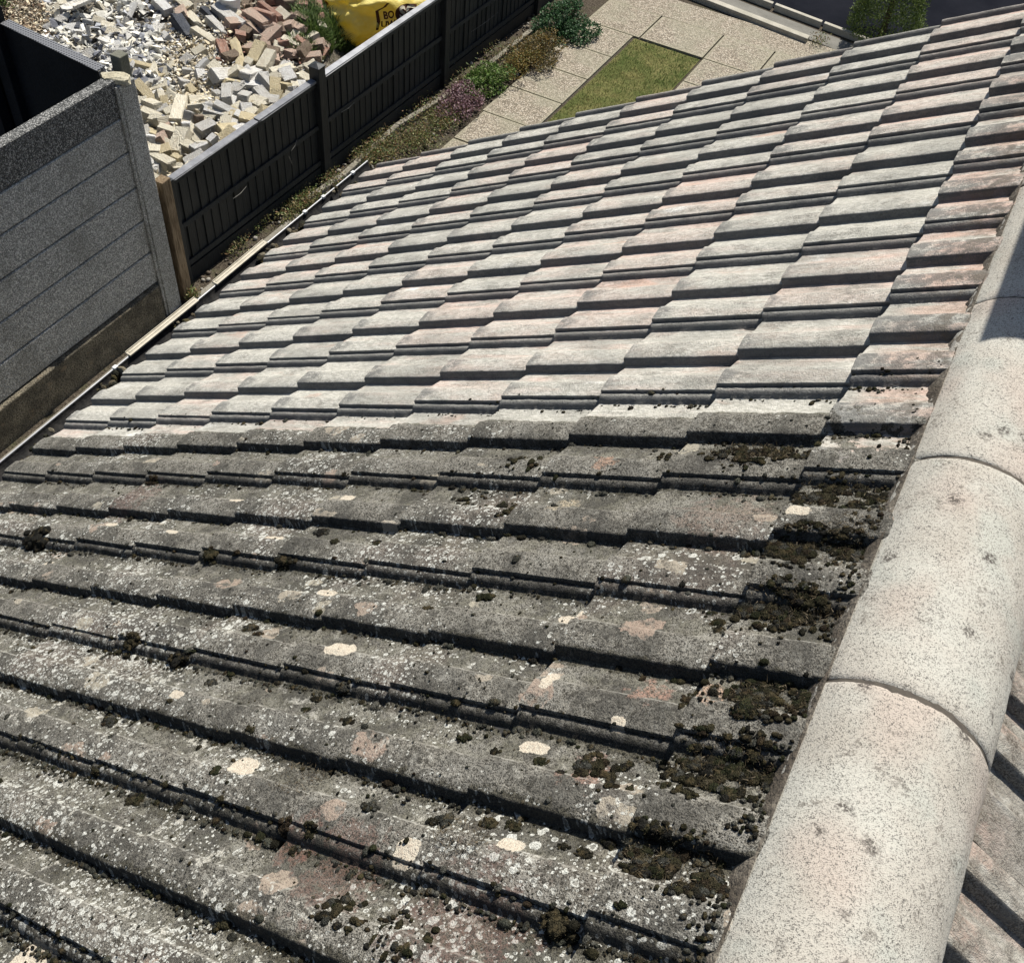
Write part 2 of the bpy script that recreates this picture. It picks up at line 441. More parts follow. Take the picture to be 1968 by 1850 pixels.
def ridge_material():
    M = Mat("lichen_bleached_ridge", .92, .15)
    o = M.obj()
    oi = M.node("ShaderNodeObjectInfo").outputs["Random"]
    o = M.node("ShaderNodeVectorMath", {0: o, 1: M.node("ShaderNodeCombineXYZ", {0: M.mul(oi, 13.0), 1: M.mul(oi, 7.0)}).outputs[0]}, operation='ADD').outputs[0]
    fine = M.noise(o, 560, 2, .75)
    fine2 = M.noise(o, 230, 3, .7)
    mid = M.noise(o, 26, 4, .6)
    low = M.noise(o, 6.0, 4, .55)
    c = M.mix(M.ramp(low, .38, .62), (.49, .475, .415), (.46, .43, .37))
    c = M.mix(M.mul(M.ramp(M.noise(M.map(o, loc=(8, 1, 4)), 3.2, 5, .6), .50, .66), .5), c, (.36, .325, .27))
    c = M.mix(M.mul(M.ramp(M.noise(M.map(o, loc=(4, 4, 4)), 9, 3, .5), .55, .7), .7), c, (.43, .435, .38))
    c = M.mix(M.mul(M.ramp(M.noise(M.map(o, loc=(14, 4, 4)), 4.3, 3, .5), .50, .66), .75), c, (.455, .385, .325))
    grain = M.ramp(M.math('ADD', M.mul(fine, .62), M.mul(fine2, .40)), .515, .60)
    c = M.mix(M.mul(grain, M.ramp(mid, .3, .7, .6, 1.0)), c, (.085, .08, .072))
    c = M.mix(M.mul(M.ramp(fine2, .60, .72), .5), c, (.15, .15, .135))
    dn = M.vor(M.node("ShaderNodeVectorMath", {0: o, 1: M.node("ShaderNodeVectorMath", {0: M.noise(o, 60, 3, .6, out="Color"), 3: .03}, operation='SCALE').outputs[0]}, operation='ADD').outputs[0], 17.0)
    dc = M.node("ShaderNodeSeparateColor", {0: dn.outputs["Color"]}).outputs
    dsp = M.mul(M.ramp(dn.outputs["Distance"], .28, .10), M.math('GREATER_THAN', dc[0], .48))
    c = M.mix(M.mul(M.mul(dsp, M.ramp(fine2, .36, .54)), .9), c, (.07, .06, .052))
    c = M.mix(M.mul(M.mul(M.ramp(M.noise(M.map(o, loc=(2, 14, 4)), 19, 5, .75), .56, .66), M.ramp(fine2, .40, .52)), .6), c, (.13, .115, .095))
    wsp = M.mul(M.ramp(dn.outputs["Distance"], .30, .2), M.math('LESS_THAN', dc[0], .10))
    c = M.mix(M.mul(wsp, .22), c, (.60, .59, .52))
    M.color(c)
    M.bump(M.math('ADD', M.mul(fine, .8), M.math('ADD', M.mul(fine2, .8), M.mul(mid, .6))), .0016, 1.0)
    return M.m

TILE = tile_material()
RIDGE = ridge_material()

house = empty("house", (0.25, -2.0, -4.0))
tag(house, "bungalow with lichen covered concrete tile roof, half of it washed pale, seen from its ridge", "house")

tile_slope("roof_slope", -1, TILE, house, range(-9, 7), range(0, 11), PROF, lambda j: j * TW, .013)
roof_l = bpy.data.objects["roof_slope"]
roof_l["label"] = "tiled slope facing the fence, dark and mossy near the viewer and pale beyond"
# the other slope: courses hang down to +x; slits at y=-.556+k*.31
tile_slope("roof_slope", 1, TILE, house, range(-4, 6), range(0, 10), PROF_R, lambda j: -.556 + j * .3075, .004, ns=8, flip=True)

# roofing felt deck under the tiles, walls, gable, fascia
M_felt = simple("roofing_felt", (.03, .03, .03), (.05, .048, .045))
M_wall = simple("house_render", (.42, .39, .34), (.5, .47, .42), 3, .9, .004)
M_fascia = simple("white_painted_board", (.6, .6, .58), (.68, .68, .66), 3, .5)
mb = MB()
o_ = -.034
for sgn in (-1, 1):
    vs = []
    for sl in (.205 / CP, -3.02):
        for y in (-2.98 if sgn < 0 else -2.2, 2.085):
            for hh in (o_ - .004, o_ - .016):
                x = sl * CP - hh * SP; z = sl * SP + hh * CP
                vs.append((x if sgn < 0 else 2 * XA - x, y, z))
    mb.add(vs, [(0, 2, 6, 4), (1, 5, 7, 3), (0, 4, 5, 1), (2, 3, 7, 6), (4, 6, 7, 5), (0, 1, 3, 2)])
mb.build("roof_underlay", M_felt, house)
mb = MB()
zt = -1.72
mb.box(-2.3, 2.8, -6.0, -5.75, -4, zt); mb.box(-2.3, -2.05, -5.75, 1.72, -4, zt); mb.box(2.55, 2.8, -5.75, 1.72, -4, zt); mb.box(-2.3, 2.8, 1.72, 1.97, -4, zt)
mb.add([(-2.3, 1.72, zt), (2.8, 1.72, zt), (.25, 1.72, .02), (-2.3, 1.97, zt), (2.8, 1.97, zt), (.25, 1.97, .02)], [(0, 1, 2), (3, 5, 4), (0, 2, 5, 3), (1, 4, 5, 2)])
mb.build("wall", M_wall, house)
mb = MB(); mb.box(-2.525, -2.50, -2.95, 2.07, -1.80, -1.585)
mb.build("fascia", M_fascia, house)

# half round gutter under the eave
def gutter():
    M_g = simple("grey_plastic", (.020, .020, .021), (.045, .043, .040), 30, .9, .002, 90, .08, .5)
    M_rim = simple("gutter_rim_plastic", (.28, .285, .30), (.36, .365, .37), 5, .4, 0, 40, .4, .2)
    n = 14; y0, y1 = -2.98, 2.17; R_ = .047; cx, cz = -2.600, -1.628
    vs, fs = [], []
    for y in (y0, y1):
        for rr in (R_, R_ - .003):
            for k in range(n + 1):
                a = math.pi + math.pi * k / n
                vs.append((cx + rr * math.cos(a), y, cz + rr * math.sin(a) * 1.0))
    m = n + 1
    for k in range(n):
        fs.append((k, k + 1, 2 * m + k + 1, 2 * m + k)); fs.append((m + k, 3 * m + k, 3 * m + k + 1, m + k + 1))
        fs.append((k, m + k, m + k + 1, k + 1)); fs.append((2 * m + k, 2 * m + k + 1, 3 * m + k + 1, 3 * m + k))
    fs.append((0, 2 * m, 3 * m, m)); fs.append((n, m + n, 3 * m + n, 2 * m + n))
    g = MB(); g.add(vs, fs)
    go = g.build("gutter", M_g, house, smooth=False)
    rim = MB(); rim.tube([(cx - R_ - .001, y0, cz + .004), (cx - R_ - .001, y1, cz + .004)], .0035, 8)
    r_ = rim.build("gutter_rim", M_rim, None); r_.parent = go; r_.matrix_parent_inverse = go.matrix_world.inverted()
    r_.matrix_parent_inverse = (Matrix.Translation(house.location)).inverted()
    r_.matrix_parent_inverse = Matrix.Identity(4)
    r_.location = (0, 0, 0)
    # brackets
    for k, yb in enumerate((-2.3, -1.5, -.7, .36, 1.64, 1.79, 2.04)):
        b = MB()
        for a0 in range(0, n):
            a = math.pi + math.pi * a0 / n; a2 = math.pi + math.pi * (a0 + 1) / n
            r1, r2 = R_ + .001, R_ + .006
            pts = []
            for y in (yb - .012, yb + .012):
                pts += [(cx + r1 * math.cos(a), y, cz + r1 * math.sin(a)), (cx + r2 * math.cos(a), y, cz + r2 * math.sin(a)),
                        (cx + r2 * math.cos(a2), y, cz + r2 * math.sin(a2)), (cx + r1 * math.cos(a2), y, cz + r1 * math.sin(a2))]
            b.add(pts, [(0, 3, 2, 1), (4, 5, 6, 7), (1, 2, 6, 5), (0, 4, 7, 3)])
        bo = b.build("bracket", M_g, None); bo.parent = go
        b = MB(); b.box(cx - R_ - .009, cx - R_ + .008, yb - .011, yb + .011, cz - .003, cz + .012)
        b_ = b.build("clip", M_fascia, None, bevel=.003); b_.parent = go; b_.matrix_parent_inverse = Matrix.Identity(4)
        bo.matrix_parent_inverse = Matrix.Identity(4)
gutter()

# ---- ridge tiles
def ridge_arc(n=40, lift=0.0):
    pts = []
    cxr, czr, R_ = .272, .012, .145
    a0, a1 = math.radians(148), math.radians(24)
    for k in range(n + 1):
        a = a0 + (a1 - a0) * k / n
        x = cxr + (R_ + lift) * math.cos(a) * 1.0
        z = czr + (R_ + lift) * math.sin(a) * 1.0
        pts.append((x, z))
    # short straight wings down to the bedding
    pts = [(pts[0][0] - .003, pts[0][1] - .022)] + pts + [(pts[-1][0] + .008, pts[-1][1] - .03)]
    return pts

def ridge_tile(y0, y1, seed):
    n = 40
    ys = [y0 + .003, y0 + .005, y0 + .010] + [y0 + .010 + (y1 - y0 - .020) * k / 30 for k in range(1, 30)] + [y1 - .010, y1 - .005, y1 - .003]
    prof = ridge_arc(n)
    V, F = [], []
    m = len(prof)
    c = Vector((.272, 0, .02))
    dz = random.uniform(-.002, .002); dx = random.uniform(-.002, .002)
    for q, y in enumerate(ys):
        e = min(y - y0, y1 - y)
        dr = -.0030 * max(0, 1 - e / .010) ** 2 * 2
        for (x, z) in prof:
            p = Vector((x - c.x, 0, z - c.z))
            dirn = p.normalized()
            nn = noise.noise(Vector((x * 9, y * 9, z * 9)) + Vector((seed, 0, 0))) * .0022 + noise.noise(Vector((x * 40, y * 40, z * 40 + seed))) * .0012 + noise.noise(Vector((x * 140, y * 140, z * 140 + seed))) * .0005
            p = p + dirn * (dr + nn)
            V.append((p.x + c.x + dx, y + noise.noise(Vector((x * 30, seed, z * 30))) * .0016, p.z + c.z + dz))
    for a in range(len(ys) - 1):
        for b in range(m - 1):
            q0 = a * m + b
            F.append((q0, q0 + 1, q0 + m + 1, q0 + m))
    # end thickness
    for (row, flipf) in ((0, False), (len(ys) - 1, True)):
        k = len(V)
        for b in range(m):
            x, y, z = V[row * m + b]
            p = Vector((x - c.x, 0, z - c.z)); p = p * ((p.length - .016) / p.length)
            V.append((p.x + c.x, y + (.002 if row == 0 else -.002), p.z + c.z))
        for b in range(m - 1):
            fc = (row * m + b, k + b, k + b + 1, row * m + b + 1)
            F.append(fc if not flipf else fc[::-1])
    me = bpy.data.meshes.new("ridge_tile")
    me.from_pydata(V, [], F)
    me.polygons.foreach_set("use_smooth", [True] * len(F))
    me.set_sharp_from_angle(angle=math.radians(50))
    me.materials.append(RIDGE)
    me.update()
    o = bpy.data.objects.new("ridge_tile", me)
    link(o); child_of(o, house)
    return o

bounds = [-2.77, -2.27, -1.77, -1.27, -.769, -.270, .228, .727, 1.226, 1.72, 2.12]
for k in range(len(bounds) - 1):
    ridge_tile(bounds[k], bounds[k + 1], 3.7 * k)

# mortar bedding along both edges and in the joints
M_mortar = Mat("ridge_mortar", .95, .1)
_o = M_mortar.obj()
_n = M_mortar.noise(_o, 150, 3, .6); _l = M_mortar.noise(_o, 12, 3, .5)
_c = M_mortar.mix(M_mortar.ramp(_l, .4, .62), (.20, .175, .14), (.105, .088, .068))
_c = M_mortar.mix(M_mortar.ramp(_n, .42, .66, 0, .85), _c, (.07, .06, .05))
_c = M_mortar.mix(M_mortar.mul(M_mortar.ramp(M_mortar.noise(_o, 18, 2, .5), .66, .72), .6), _c, (.24, .12, .075))
M_mortar.color(_c); M_mortar.bump(_n, .004, 1)
def mortar_strip():
    V, F = [], []
    ny = 700
    y0, y1 = -2.8, 2.08
    secs = 7
    for side in (-1, 1):
        base = len(V)
        for a in range(ny + 1):
            y = y0 + (y1 - y0) * a / ny
            wv = .006 + .006 * noise.noise(Vector((0, y * 14, side * 3))) + .005 * noise.noise(Vector((5, y * 60, side)))
            if y < 0: wv += .009 * (.5 + .5 * noise.noise(Vector((2, y * 5, side))))
            for k in range(secs):
                t = k / (secs - 1)
                xl = .156 - t * (.008 + wv * .9)                      # out from under the ridge
                zt = xl * TP
                z = zt + .004 * (1 - t) - .024 * t ** 1.6 + .004 * noise.noise(Vector((xl * 120, y * 120, side * 9.0))) + .002
                V.append((xl if side < 0 else 2 * XA - xl - .002, y, z))
        for a in range(ny):
            for k in range(secs - 1):
                q = base + a * secs + k
                fc = (q, q + 1, q + secs + 1, q + secs)
                F.append(fc if side > 0 else fc[::-1])
    me = bpy.data.meshes.new("mortar_bedding"); me.from_pydata(V, [], F)
    me.polygons.foreach_set("use_smooth", [True] * len(F)); me.materials.append(M_mortar.m)
    o = bpy.data.objects.new("mortar_bedding", me); link(o); child_of(o, house)
mortar_strip()
M_joint = simple("joint_mortar", (.07, .06, .05), (.12, .105, .085), 60, .95, .002)
mb = MB()
arc = ridge_arc(40, -.0042)
for yj in bounds[1:-1]:
    vs, fs = [], []
    for y in (yj - .012, yj + .012):
        for (x, z) in arc: vs.append((x, y, z + .0006 * math.sin(x * 300)))
    m = len(arc)
    for b in range(m - 1): fs.append((b, b + 1, m + b + 1, m + b))
    mb = MB(); mb.add(vs, fs)
    mb.build("joint_mortar", M_joint, house, smooth=True)

# chimney beyond the right edge of the frame: it throws the shadow on the ridge
def chimney():
    M_b = Mat("chimney_brick", .9)
    o = M_b.obj()
    bt = M_b.node("ShaderNodeTexBrick", {"Vector": M_b.map(o, rot=(math.pi / 2, 0, 0)), "Color1": (.32, .13, .08, 1), "Color2": (.25, .10, .07, 1), "Mortar": (.35, .32, .28, 1), "Scale": 1.0,
                                         "Mortar Size": .01, "Brick Width": .225, "Row Height": .075})
    M_b.color(bt.outputs[0])
    c = MB()
    c.box(.198, .80, .80, 1.34, -.35, 1.08); c.box(.185, .82, .785, 1.365, 1.08, 1.15)
    ch = c.build("chimney", M_b.m, house)
    pot = MB()
    for (px_, r0, r1) in ((.47, .13, .10),):
        pot.tube([(px_, 1.07, 1.15), (px_, 1.07, 1.17), (px_, 1.07, 1.34), (px_, 1.07, 1.37)], [r0, r1, r1 * .9, r1 * 1.05], 20)
    po = pot.build("chimney_pot", simple("terracotta", (.35, .14, .07), (.42, .18, .09)), None)
    po.parent = ch; po.matrix_parent_inverse = Matrix.Identity(4)
chimney()

# ================================================================== MOSS
def ico(sub):
    import bmesh
    bm = bmesh.new(); bmesh.ops.create_icosphere(bm, subdivisions=sub, radius=1.0)
    v = np.array([tuple(p.co) for p in bm.verts]); f_ = [tuple(x.index for x in fc.verts) for fc in bm.faces]
    bm.free(); return v, f_
I1, I2, I3 = ico(1), ico(2), ico(3)
PR_Y = [p[0] for p in PROF]; PR_H = [p[1] * HS for p in PROF]

def roof_h(sl, y):
    """height of the tile surface above the reference plane"""
    yy = (y % TW)
    sv = (sl % GA)
    return float(np.interp(yy, PR_Y, PR_H)) - TH * sv / GA + (.013 if sl > 0 else 0.0)

def slope_world(sl, y, hh):
    return np.array([sl * CP - hh * SP, y, sl * SP + hh * CP])
BN = np.array([[CP, 0, SP], [0, 1, 0], [-SP, 0, CP]])   # rows: up-slope, y, normal

def moss():
    M = Mat("moss", 1.0, .05)
    o = M.obj(); c_ = M.attr("col", "Color")
    n1 = M.noise(o, 420, 2, .7); n2 = M.noise(o, 70, 3, .6)
    c = M.mix(M.ramp(n1, .38, .66), M.mix(.72, c_, (.006, .006, .004)), c_)
    c = M.mix(M.mul(M.ramp(n2, .52, .66), .5), c, (.11, .085, .045))
    M.color(c)
    M.bump(M.math('ADD', n1, M.mul(n2, .6)), .006, 1.0)
    mb = MB()
    PAL = [(.038, .036, .020), (.026, .024, .017), (.046, .042, .024), (.058, .050, .030), (.024, .023, .020), (.070, .070, .060), (.040, .030, .020), (.034, .037, .019)]
    GREY = [(.10, .10, .085), (.085, .088, .07), (.065, .066, .055), (.12, .118, .10)]
    def blob(sl, y, rad, flat=.75, col=None, grey=False, sink=.25):
        base, fs = (I3 if rad > .013 else I2 if rad > .006 else I1)
        v = base.copy()
        sd = rng.random(3) * 50
        amp = .28
        out = np.empty_like(v)
        for q in range(len(v)):
            p = v[q]
            k = 1 + amp * noise.noise(Vector(p * 1.6 + sd)) + .16 * noise.noise(Vector(p * 5 + sd)) + (.10 * noise.noise(Vector(p * 13 + sd)) if rad > .013 else 0)
            out[q] = p * k
        el = rng.uniform(.75, 1.35)
        out *= np.array([rad * el, rad / el, rad * flat])
        out[:, 2] = np.maximum(out[:, 2], -rad * sink)
        h0 = roof_h(sl, y)
        wpts = slope_world(sl, y, h0 + rad * flat * .25) + out @ BN
        col = col or (random.choice(GREY) if grey else random.choice(PAL))
        kk = rng.uniform(.7, 1.3)
        mb.add(wpts, fs, tuple(c * kk for c in col))
        if rad > .0065:
            cen = wpts.mean(0)
            for _q in range(int(70 * min(rad / .01, 4))):
                p = wpts[rng.integers(0, len(wpts))] + rng.normal(0, rad * .12, 3)
                dv = p - cen + rng.normal(0, rad * .5, 3); dv /= (np.linalg.norm(dv) + 1e-9)
                if dv @ BN[2] < -.1: continue
                sd_ = np.cross(dv, rng.normal(0, 1, 3)); sd_ /= (np.linalg.norm(sd_) + 1e-9); sd_ *= .00075
                lc = rng.uniform(.6, 3.2)
                mb.add([p - sd_, p + sd_, p + dv * rng.uniform(.0015, .0045)], [(0, 1, 2)], tuple(min(.3, c * lc) for c in col))
    def patch(u, v, rad_px, n, rmin=.004, rmax=.012, col=None):
        """a cushion field whose centre and radius are read off the photograph, in pixels"""
        a, b = loc_of(u, v)
        a2, b2 = loc_of(u + rad_px, v)
        rad = math.hypot(a2 - a, b2 - b)
        for _ in range(n):
            rr = rad * math.sqrt(rng.random()); an = rng.random() * 6.283
            if noise.noise(Vector(((a + rr * math.cos(an)) * 26, (b + rr * math.sin(an) * .62) * 40, 8))) < -.13: continue
            blob(a + rr * math.cos(an), b + rr * math.sin(an) * .62, rng.uniform(rmin, rmax) * (1.15 - .6 * rr / rad), .55, col)
    # mats creeping out from the ridge and lying in the troughs
    for (u, v, rp, n) in ((1420, 862, 62, 60), (1480, 856, 40, 34), (1545, 856, 26, 16), (1285, 862, 26, 14), (1600, 945, 75, 90), (1660, 955, 40, 40), (1560, 1055, 85, 100), (1620, 1045, 50, 50),
                          (1500, 1055, 40, 30), (1500, 1165, 85, 100), (1560, 1160, 55, 60), (1395, 1170, 45, 30), (1480, 1345, 75, 90), (1430, 1360, 40, 40), (1540, 1330, 30, 20), (1400, 1455, 85, 90), (1340, 1490, 75, 80), (1440, 1500, 50, 50),
                          (1290, 1655, 85, 90), (1250, 1620, 50, 40), (1350, 1700, 40, 30), (1150, 1465, 60, 30), (1340, 1330, 40, 22), (1010, 880, 30, 14), (960, 965, 30, 14), (900, 945, 30, 10), (640, 1740, 50, 26), (760, 1790, 60, 26)):
        patch(u, v, rp * 1.3, int(n * 3.0), .0018, .0115)
    big = ((1060, 1758, 60), (1108, 1618, 30), (1070, 1606, 22), (975, 1570, 28), (930, 1568, 30), (845, 1555, 36), (705, 1540, 30), (880, 1397, 22), (945, 1436, 22), (1032, 1452, 26), (655, 1368, 22), (650, 1308, 24),
           (925, 1133, 26), (816, 1157, 16), (1372, 1186, 24), (612, 1013, 24), (715, 1032, 18), (640, 1036, 16), (65, 1030, 34), (402, 1060, 24), (540, 1072, 24), (250, 1226, 24), (330, 1252, 30), (395, 1298, 18), (195, 1372, 24),
           (208, 1405, 14), (472, 1196, 22), (488, 1208, 16), (578, 1350, 14), (596, 1326, 18), (178, 1472, 16), (415, 1480, 20), (1470, 1040, 22), (715, 1026, 14), (1110, 1462, 22), (1072, 1474, 18), (1150, 1470, 20), (285, 915, 16), (930, 1130, 18),
           (540, 1577, 34), (590, 1590, 28), (240, 1520, 26), (330, 1535, 22), (480, 1400, 16), (820, 1560, 22), (1330, 1700, 26), (1200, 1750, 22))
    for (u, v, rp) in big:
        a, b = loc_of(u, v); a2, b2 = loc_of(u + rp * .72, v)
        rad = math.hypot(a2 - a, b2 - b)
        c0 = random.choice(PAL)
        blob(a, b, rad * .48, .42, c0)
        for _ in range(26):
            an = rng.random() * 6.283; rr = math.sqrt(rng.random())
            blob(a + rad * .8 * rr * math.cos(an), b + rad * .48 * rr * math.sin(an), rad * rng.uniform(.13, .27), .7, c0 if rng.random() < .7 else None)
    # bobbles nesting under the steep side of the rolls and along the slits
    cnt = 0
    tries = 0
    while cnt < 9000 and tries < 200000:
        tries += 1
        sl = -rng.random() * 2.8 + .12; y = -.12 - rng.random() * 1.7
        dens = .17 + .75 * max(0, min(1, (-y - .75) / .7)) * max(0.0, min(1, (-sl) / 1.2 + .25)) + .5 * max(0, min(1, (sl + .12) / .22))
        nn = noise.noise(Vector((sl * 4, y * 9, 3))) * .5 + .5
        if rng.random() > dens * (nn * 1.6) ** 2: continue
        k = rng.random()
        yy = y % TW; yb = y - yy
        if k < .42: y = yb + .123 - abs(rng.normal(0, .007))
        elif k < .80: y = yb + .272 - abs(rng.normal(0, .008))
        elif k < .92: y = yb + .302 - .002 + rng.normal(0, .003)
        blob(sl, y, min(.0095, rng.gamma(3.2, .00100)), .7, None, grey=rng.random() < .45)
        cnt += 1
    # loose bits on the roof
    for _ in range(1500):
        sl = -rng.random() * 2.2 + .1; y = -.1 - rng.random() * 1.6
        blob(sl, y, rng.uniform(.0012, .0035), .6, None, grey=rng.random() < .6)
    for _ in range(22):
        sl = .17 - abs(rng.normal(0, .035)); y = rng.uniform(-.14, .08)
        blob(sl, y, rng.uniform(.0012, .0032), .7)
    for _ in range(650):
        sl = .175 - abs(rng.normal(0, .022)); y = rng.uniform(-1.45, -.18)
        if noise.noise(Vector((y * 9, 3, 1))) < -.12: continue
        blob(sl, y, rng.uniform(.0015, .0055), .7, None, grey=rng.random() < .35)
    ob = mb.build("moss", M.m, None, smooth=True)
    tag(ob, "dark brown and olive moss cushions growing in the troughs and beside the ridge of the unwashed tiles", "moss", kind="stuff")
moss()

# wiry moss fibres
def fibres():
    M = Mat("dry_moss", 1.0, .05); M.color(M.attr("col", "Color"))
    mb = MB()
    V, F, C = [], [], []
    spots = [(1420, 862, 65), (1480, 858, 55), (1600, 945, 90), (1560, 1055, 100), (1500, 1165, 100), (1470, 1345, 90), (1390, 1470, 110), (1290, 1655, 100), (1640, 1020, 60), (1560, 1170, 70), (880, 1600, 60), (560, 1480, 60)]
    for (u, v, rp) in spots:
        a, b = loc_of(u, v); a2, b2 = loc_of(u + rp, v); rad = math.hypot(a2 - a, b2 - b)
        for _ in range(330):
            rr = rad * math.sqrt(rng.random()); an = rng.random() * 6.283
            sl, y = a + rr * math.cos(an), b + rr * math.sin(an) * .6
            h0 = roof_h(sl, y)
            p = slope_world(sl, y, h0 + rng.uniform(.001, .010))
            dv = rng.normal(0, 1, 3); dv[2] = abs(dv[2]) * .8; dv /= np.linalg.norm(dv); L_ = rng.uniform(.004, .013)
            sd_ = np.cross(dv, rng.normal(0, 1, 3)); sd_ /= np.linalg.norm(sd_); sd_ *= .0006
            mb.add([p - sd_, p + sd_, p + dv * L_], [(0, 1, 2)], random.choice([(.10, .08, .05), (.05, .04, .025), (.16, .13, .09), (.07, .055, .03), (.03, .025, .02)]))
    ob = mb.build("dry_moss", M.m, None)
    tag(ob, "wiry dry moss and plant bits caught in the mossy patches beside the ridge", "moss", kind="stuff")
fibres()

# two cream strips lying along the gutter rim
M_cream = simple("cream_plastic", (.42, .38, .29), (.50, .455, .36), 12, .5, 0, 60, .3, .2)
for (y0, y1, lab) in ((.44, .86, "long cream strip lying along the gutter rim beside the concrete fence post"), (.985, 1.345, "shorter cream strip lying on the gutter rim nearer the black fence")):
    s_ = MB(); L_ = y1 - y0
    s_.box(-.014, .014, 0, L_, 0, .009); s_.box(-.014, -.011, 0, L_, .009, .014); s_.box(-.005, .002, .01, L_ - .01, .009, .012)
    so = s_.build("plastic_strip", M_cream, None, bevel=.001, loc=(-2.652, y0, -1.6215), rot=(0, math.radians(4), math.radians(-.5 if y0 < .9 else .4)))
    tag(so, lab, "strip", group="cream strips on the gutter")

def gutter_debris():
    M = Mat("gutter_dirt", 1.0, .05); M.color(M.attr("col", "Color")); M.bump(M.noise(M.obj(), 300, 2, .7), .004, 1)
    m = MB()
    for k in range(420):
        y = rng.uniform(-1.2, 2.1)
        if noise.noise(Vector((0, y * 5, 2))) < .05: continue
        r_ = rng.gamma(3, .0028); x = -2.612 + rng.normal(0, .016)
        v = I2[0] * (r_ * rng.uniform(.6, 1.3, 3)); v = v + rng.normal(0, r_ * .08, v.shape) + np.array([x, y, -1.655 + rng.random() * .03])
        c = random.choice([(.05, .045, .03), (.09, .075, .05), (.03, .03, .022), (.16, .14, .10), (.07, .06, .03)])
        m.add(v, I2[1], c)
    o = m.build("gutter_debris", M.m, None); tag(o, "dark moss crumbs and dirt collected in the gutter along the eave", "debris", kind="stuff")
gutter_debris()

# ================================================================== GROUND
GZ = -4.0
def big_plane(name, x0, x1, y0, y1, z, mat, label=None, nx=1, ny=1, kind="structure", zf=None):
    V, F = [], []
    for a in range(nx + 1):
        for b in range(ny + 1):
            x = x0 + (x1 - x0) * a / nx; y = y0 + (y1 - y0) * b / ny
            V.append((x, y, z + (zf(x, y) if zf else 0)))
    for a in range(nx):
        for b in range(ny):
            q = a * (ny + 1) + b
            F.append((q, q + ny + 1, q + ny + 2, q + 1))
    me = bpy.data.meshes.new(name); me.from_pydata(V, [], F); me.materials.append(mat)
    o = bpy.data.objects.new(name, me); link(o)
    tag(o, label, kind=kind)
    return o

M_soil = Mat("soil", .97, .1)
o_ = M_soil.obj(); n1 = M_soil.noise(o_, 60, 4, .65); n2 = M_soil.noise(o_, 6, 4, .6)
c_ = M_soil.mix(M_soil.ramp(n1, .35, .7), (.045, .036, .026), (.12, .10, .075)); c_ = M_soil.mix(M_soil.mul(M_soil.ramp(n2, .5, .65), .5), c_, (.07, .075, .035))
M_soil.color(c_); M_soil.bump(n1, .02, 1)
big_plane("ground", -60, 60, -60, 80, GZ - .02, M_soil.m, "bare soil and earth around the houses")

M_conc = Mat("old_concrete", .95, .1)
o_ = M_conc.obj(); n1 = M_conc.noise(o_, 120, 3, .7); n2 = M_conc.noise(o_, 5, 4, .6)
c_ = M_conc.mix(M_conc.ramp(n2, .35, .65), (.20, .185, .15), (.30, .28, .235)); c_ = M_conc.mix(M_conc.ramp(n1, .45, .65, 0, .6), c_, (.10, .095, .08)); M_conc.color(c_); M_conc.bump(n1, .004, 1)
big_plane("side_path", -4.80, -2.30, -6, 4.1, GZ - .012, M_conc.m, "shaded concrete path along the side of the house", 1, 1)

M_slab = Mat("aggregate_slab", .92, .15)
o_ = M_slab.obj()
vr = M_slab.vor(o_, 75.0); vc = M_slab.node("ShaderNodeSeparateColor", {0: vr.outputs["Color"]}).outputs
n1 = M_slab.noise(o_, 130, 3, .7); n2 = M_slab.noise(o_, 2.6, 3, .6)
c_ = M_slab.mix(M_slab.ramp(vc[0], .1, .9), (.20, .17, .13), (.48, .41, .32)); c_ = M_slab.mix(M_slab.mul(M_slab.ramp(vc[1], .7, .8), .7), c_, (.62, .56, .46))
c_ = M_slab.mix(M_slab.ramp(vr.outputs["Distance"], .35, .6, 0, .7), c_, (.11, .095, .07)); c_ = M_slab.mix(M_slab.mul(M_slab.ramp(n2, .45, .65), .45), c_, (.27, .26, .19))
c_ = M_slab.mix(M_slab.ramp(n1, .5, .7, 0, .4), c_, (.12, .10, .07))
ed = M_slab.ramp(M_slab.attr("edge"), 0.0, 1.0)
c_ = M_slab.mix(M_slab.mul(ed, .55), c_, (.30, .28, .20))
M_slab.color(c_); M_slab.bump(M_slab.math('SUBTRACT', n1, vr.outputs["Distance"]), .006, 1)

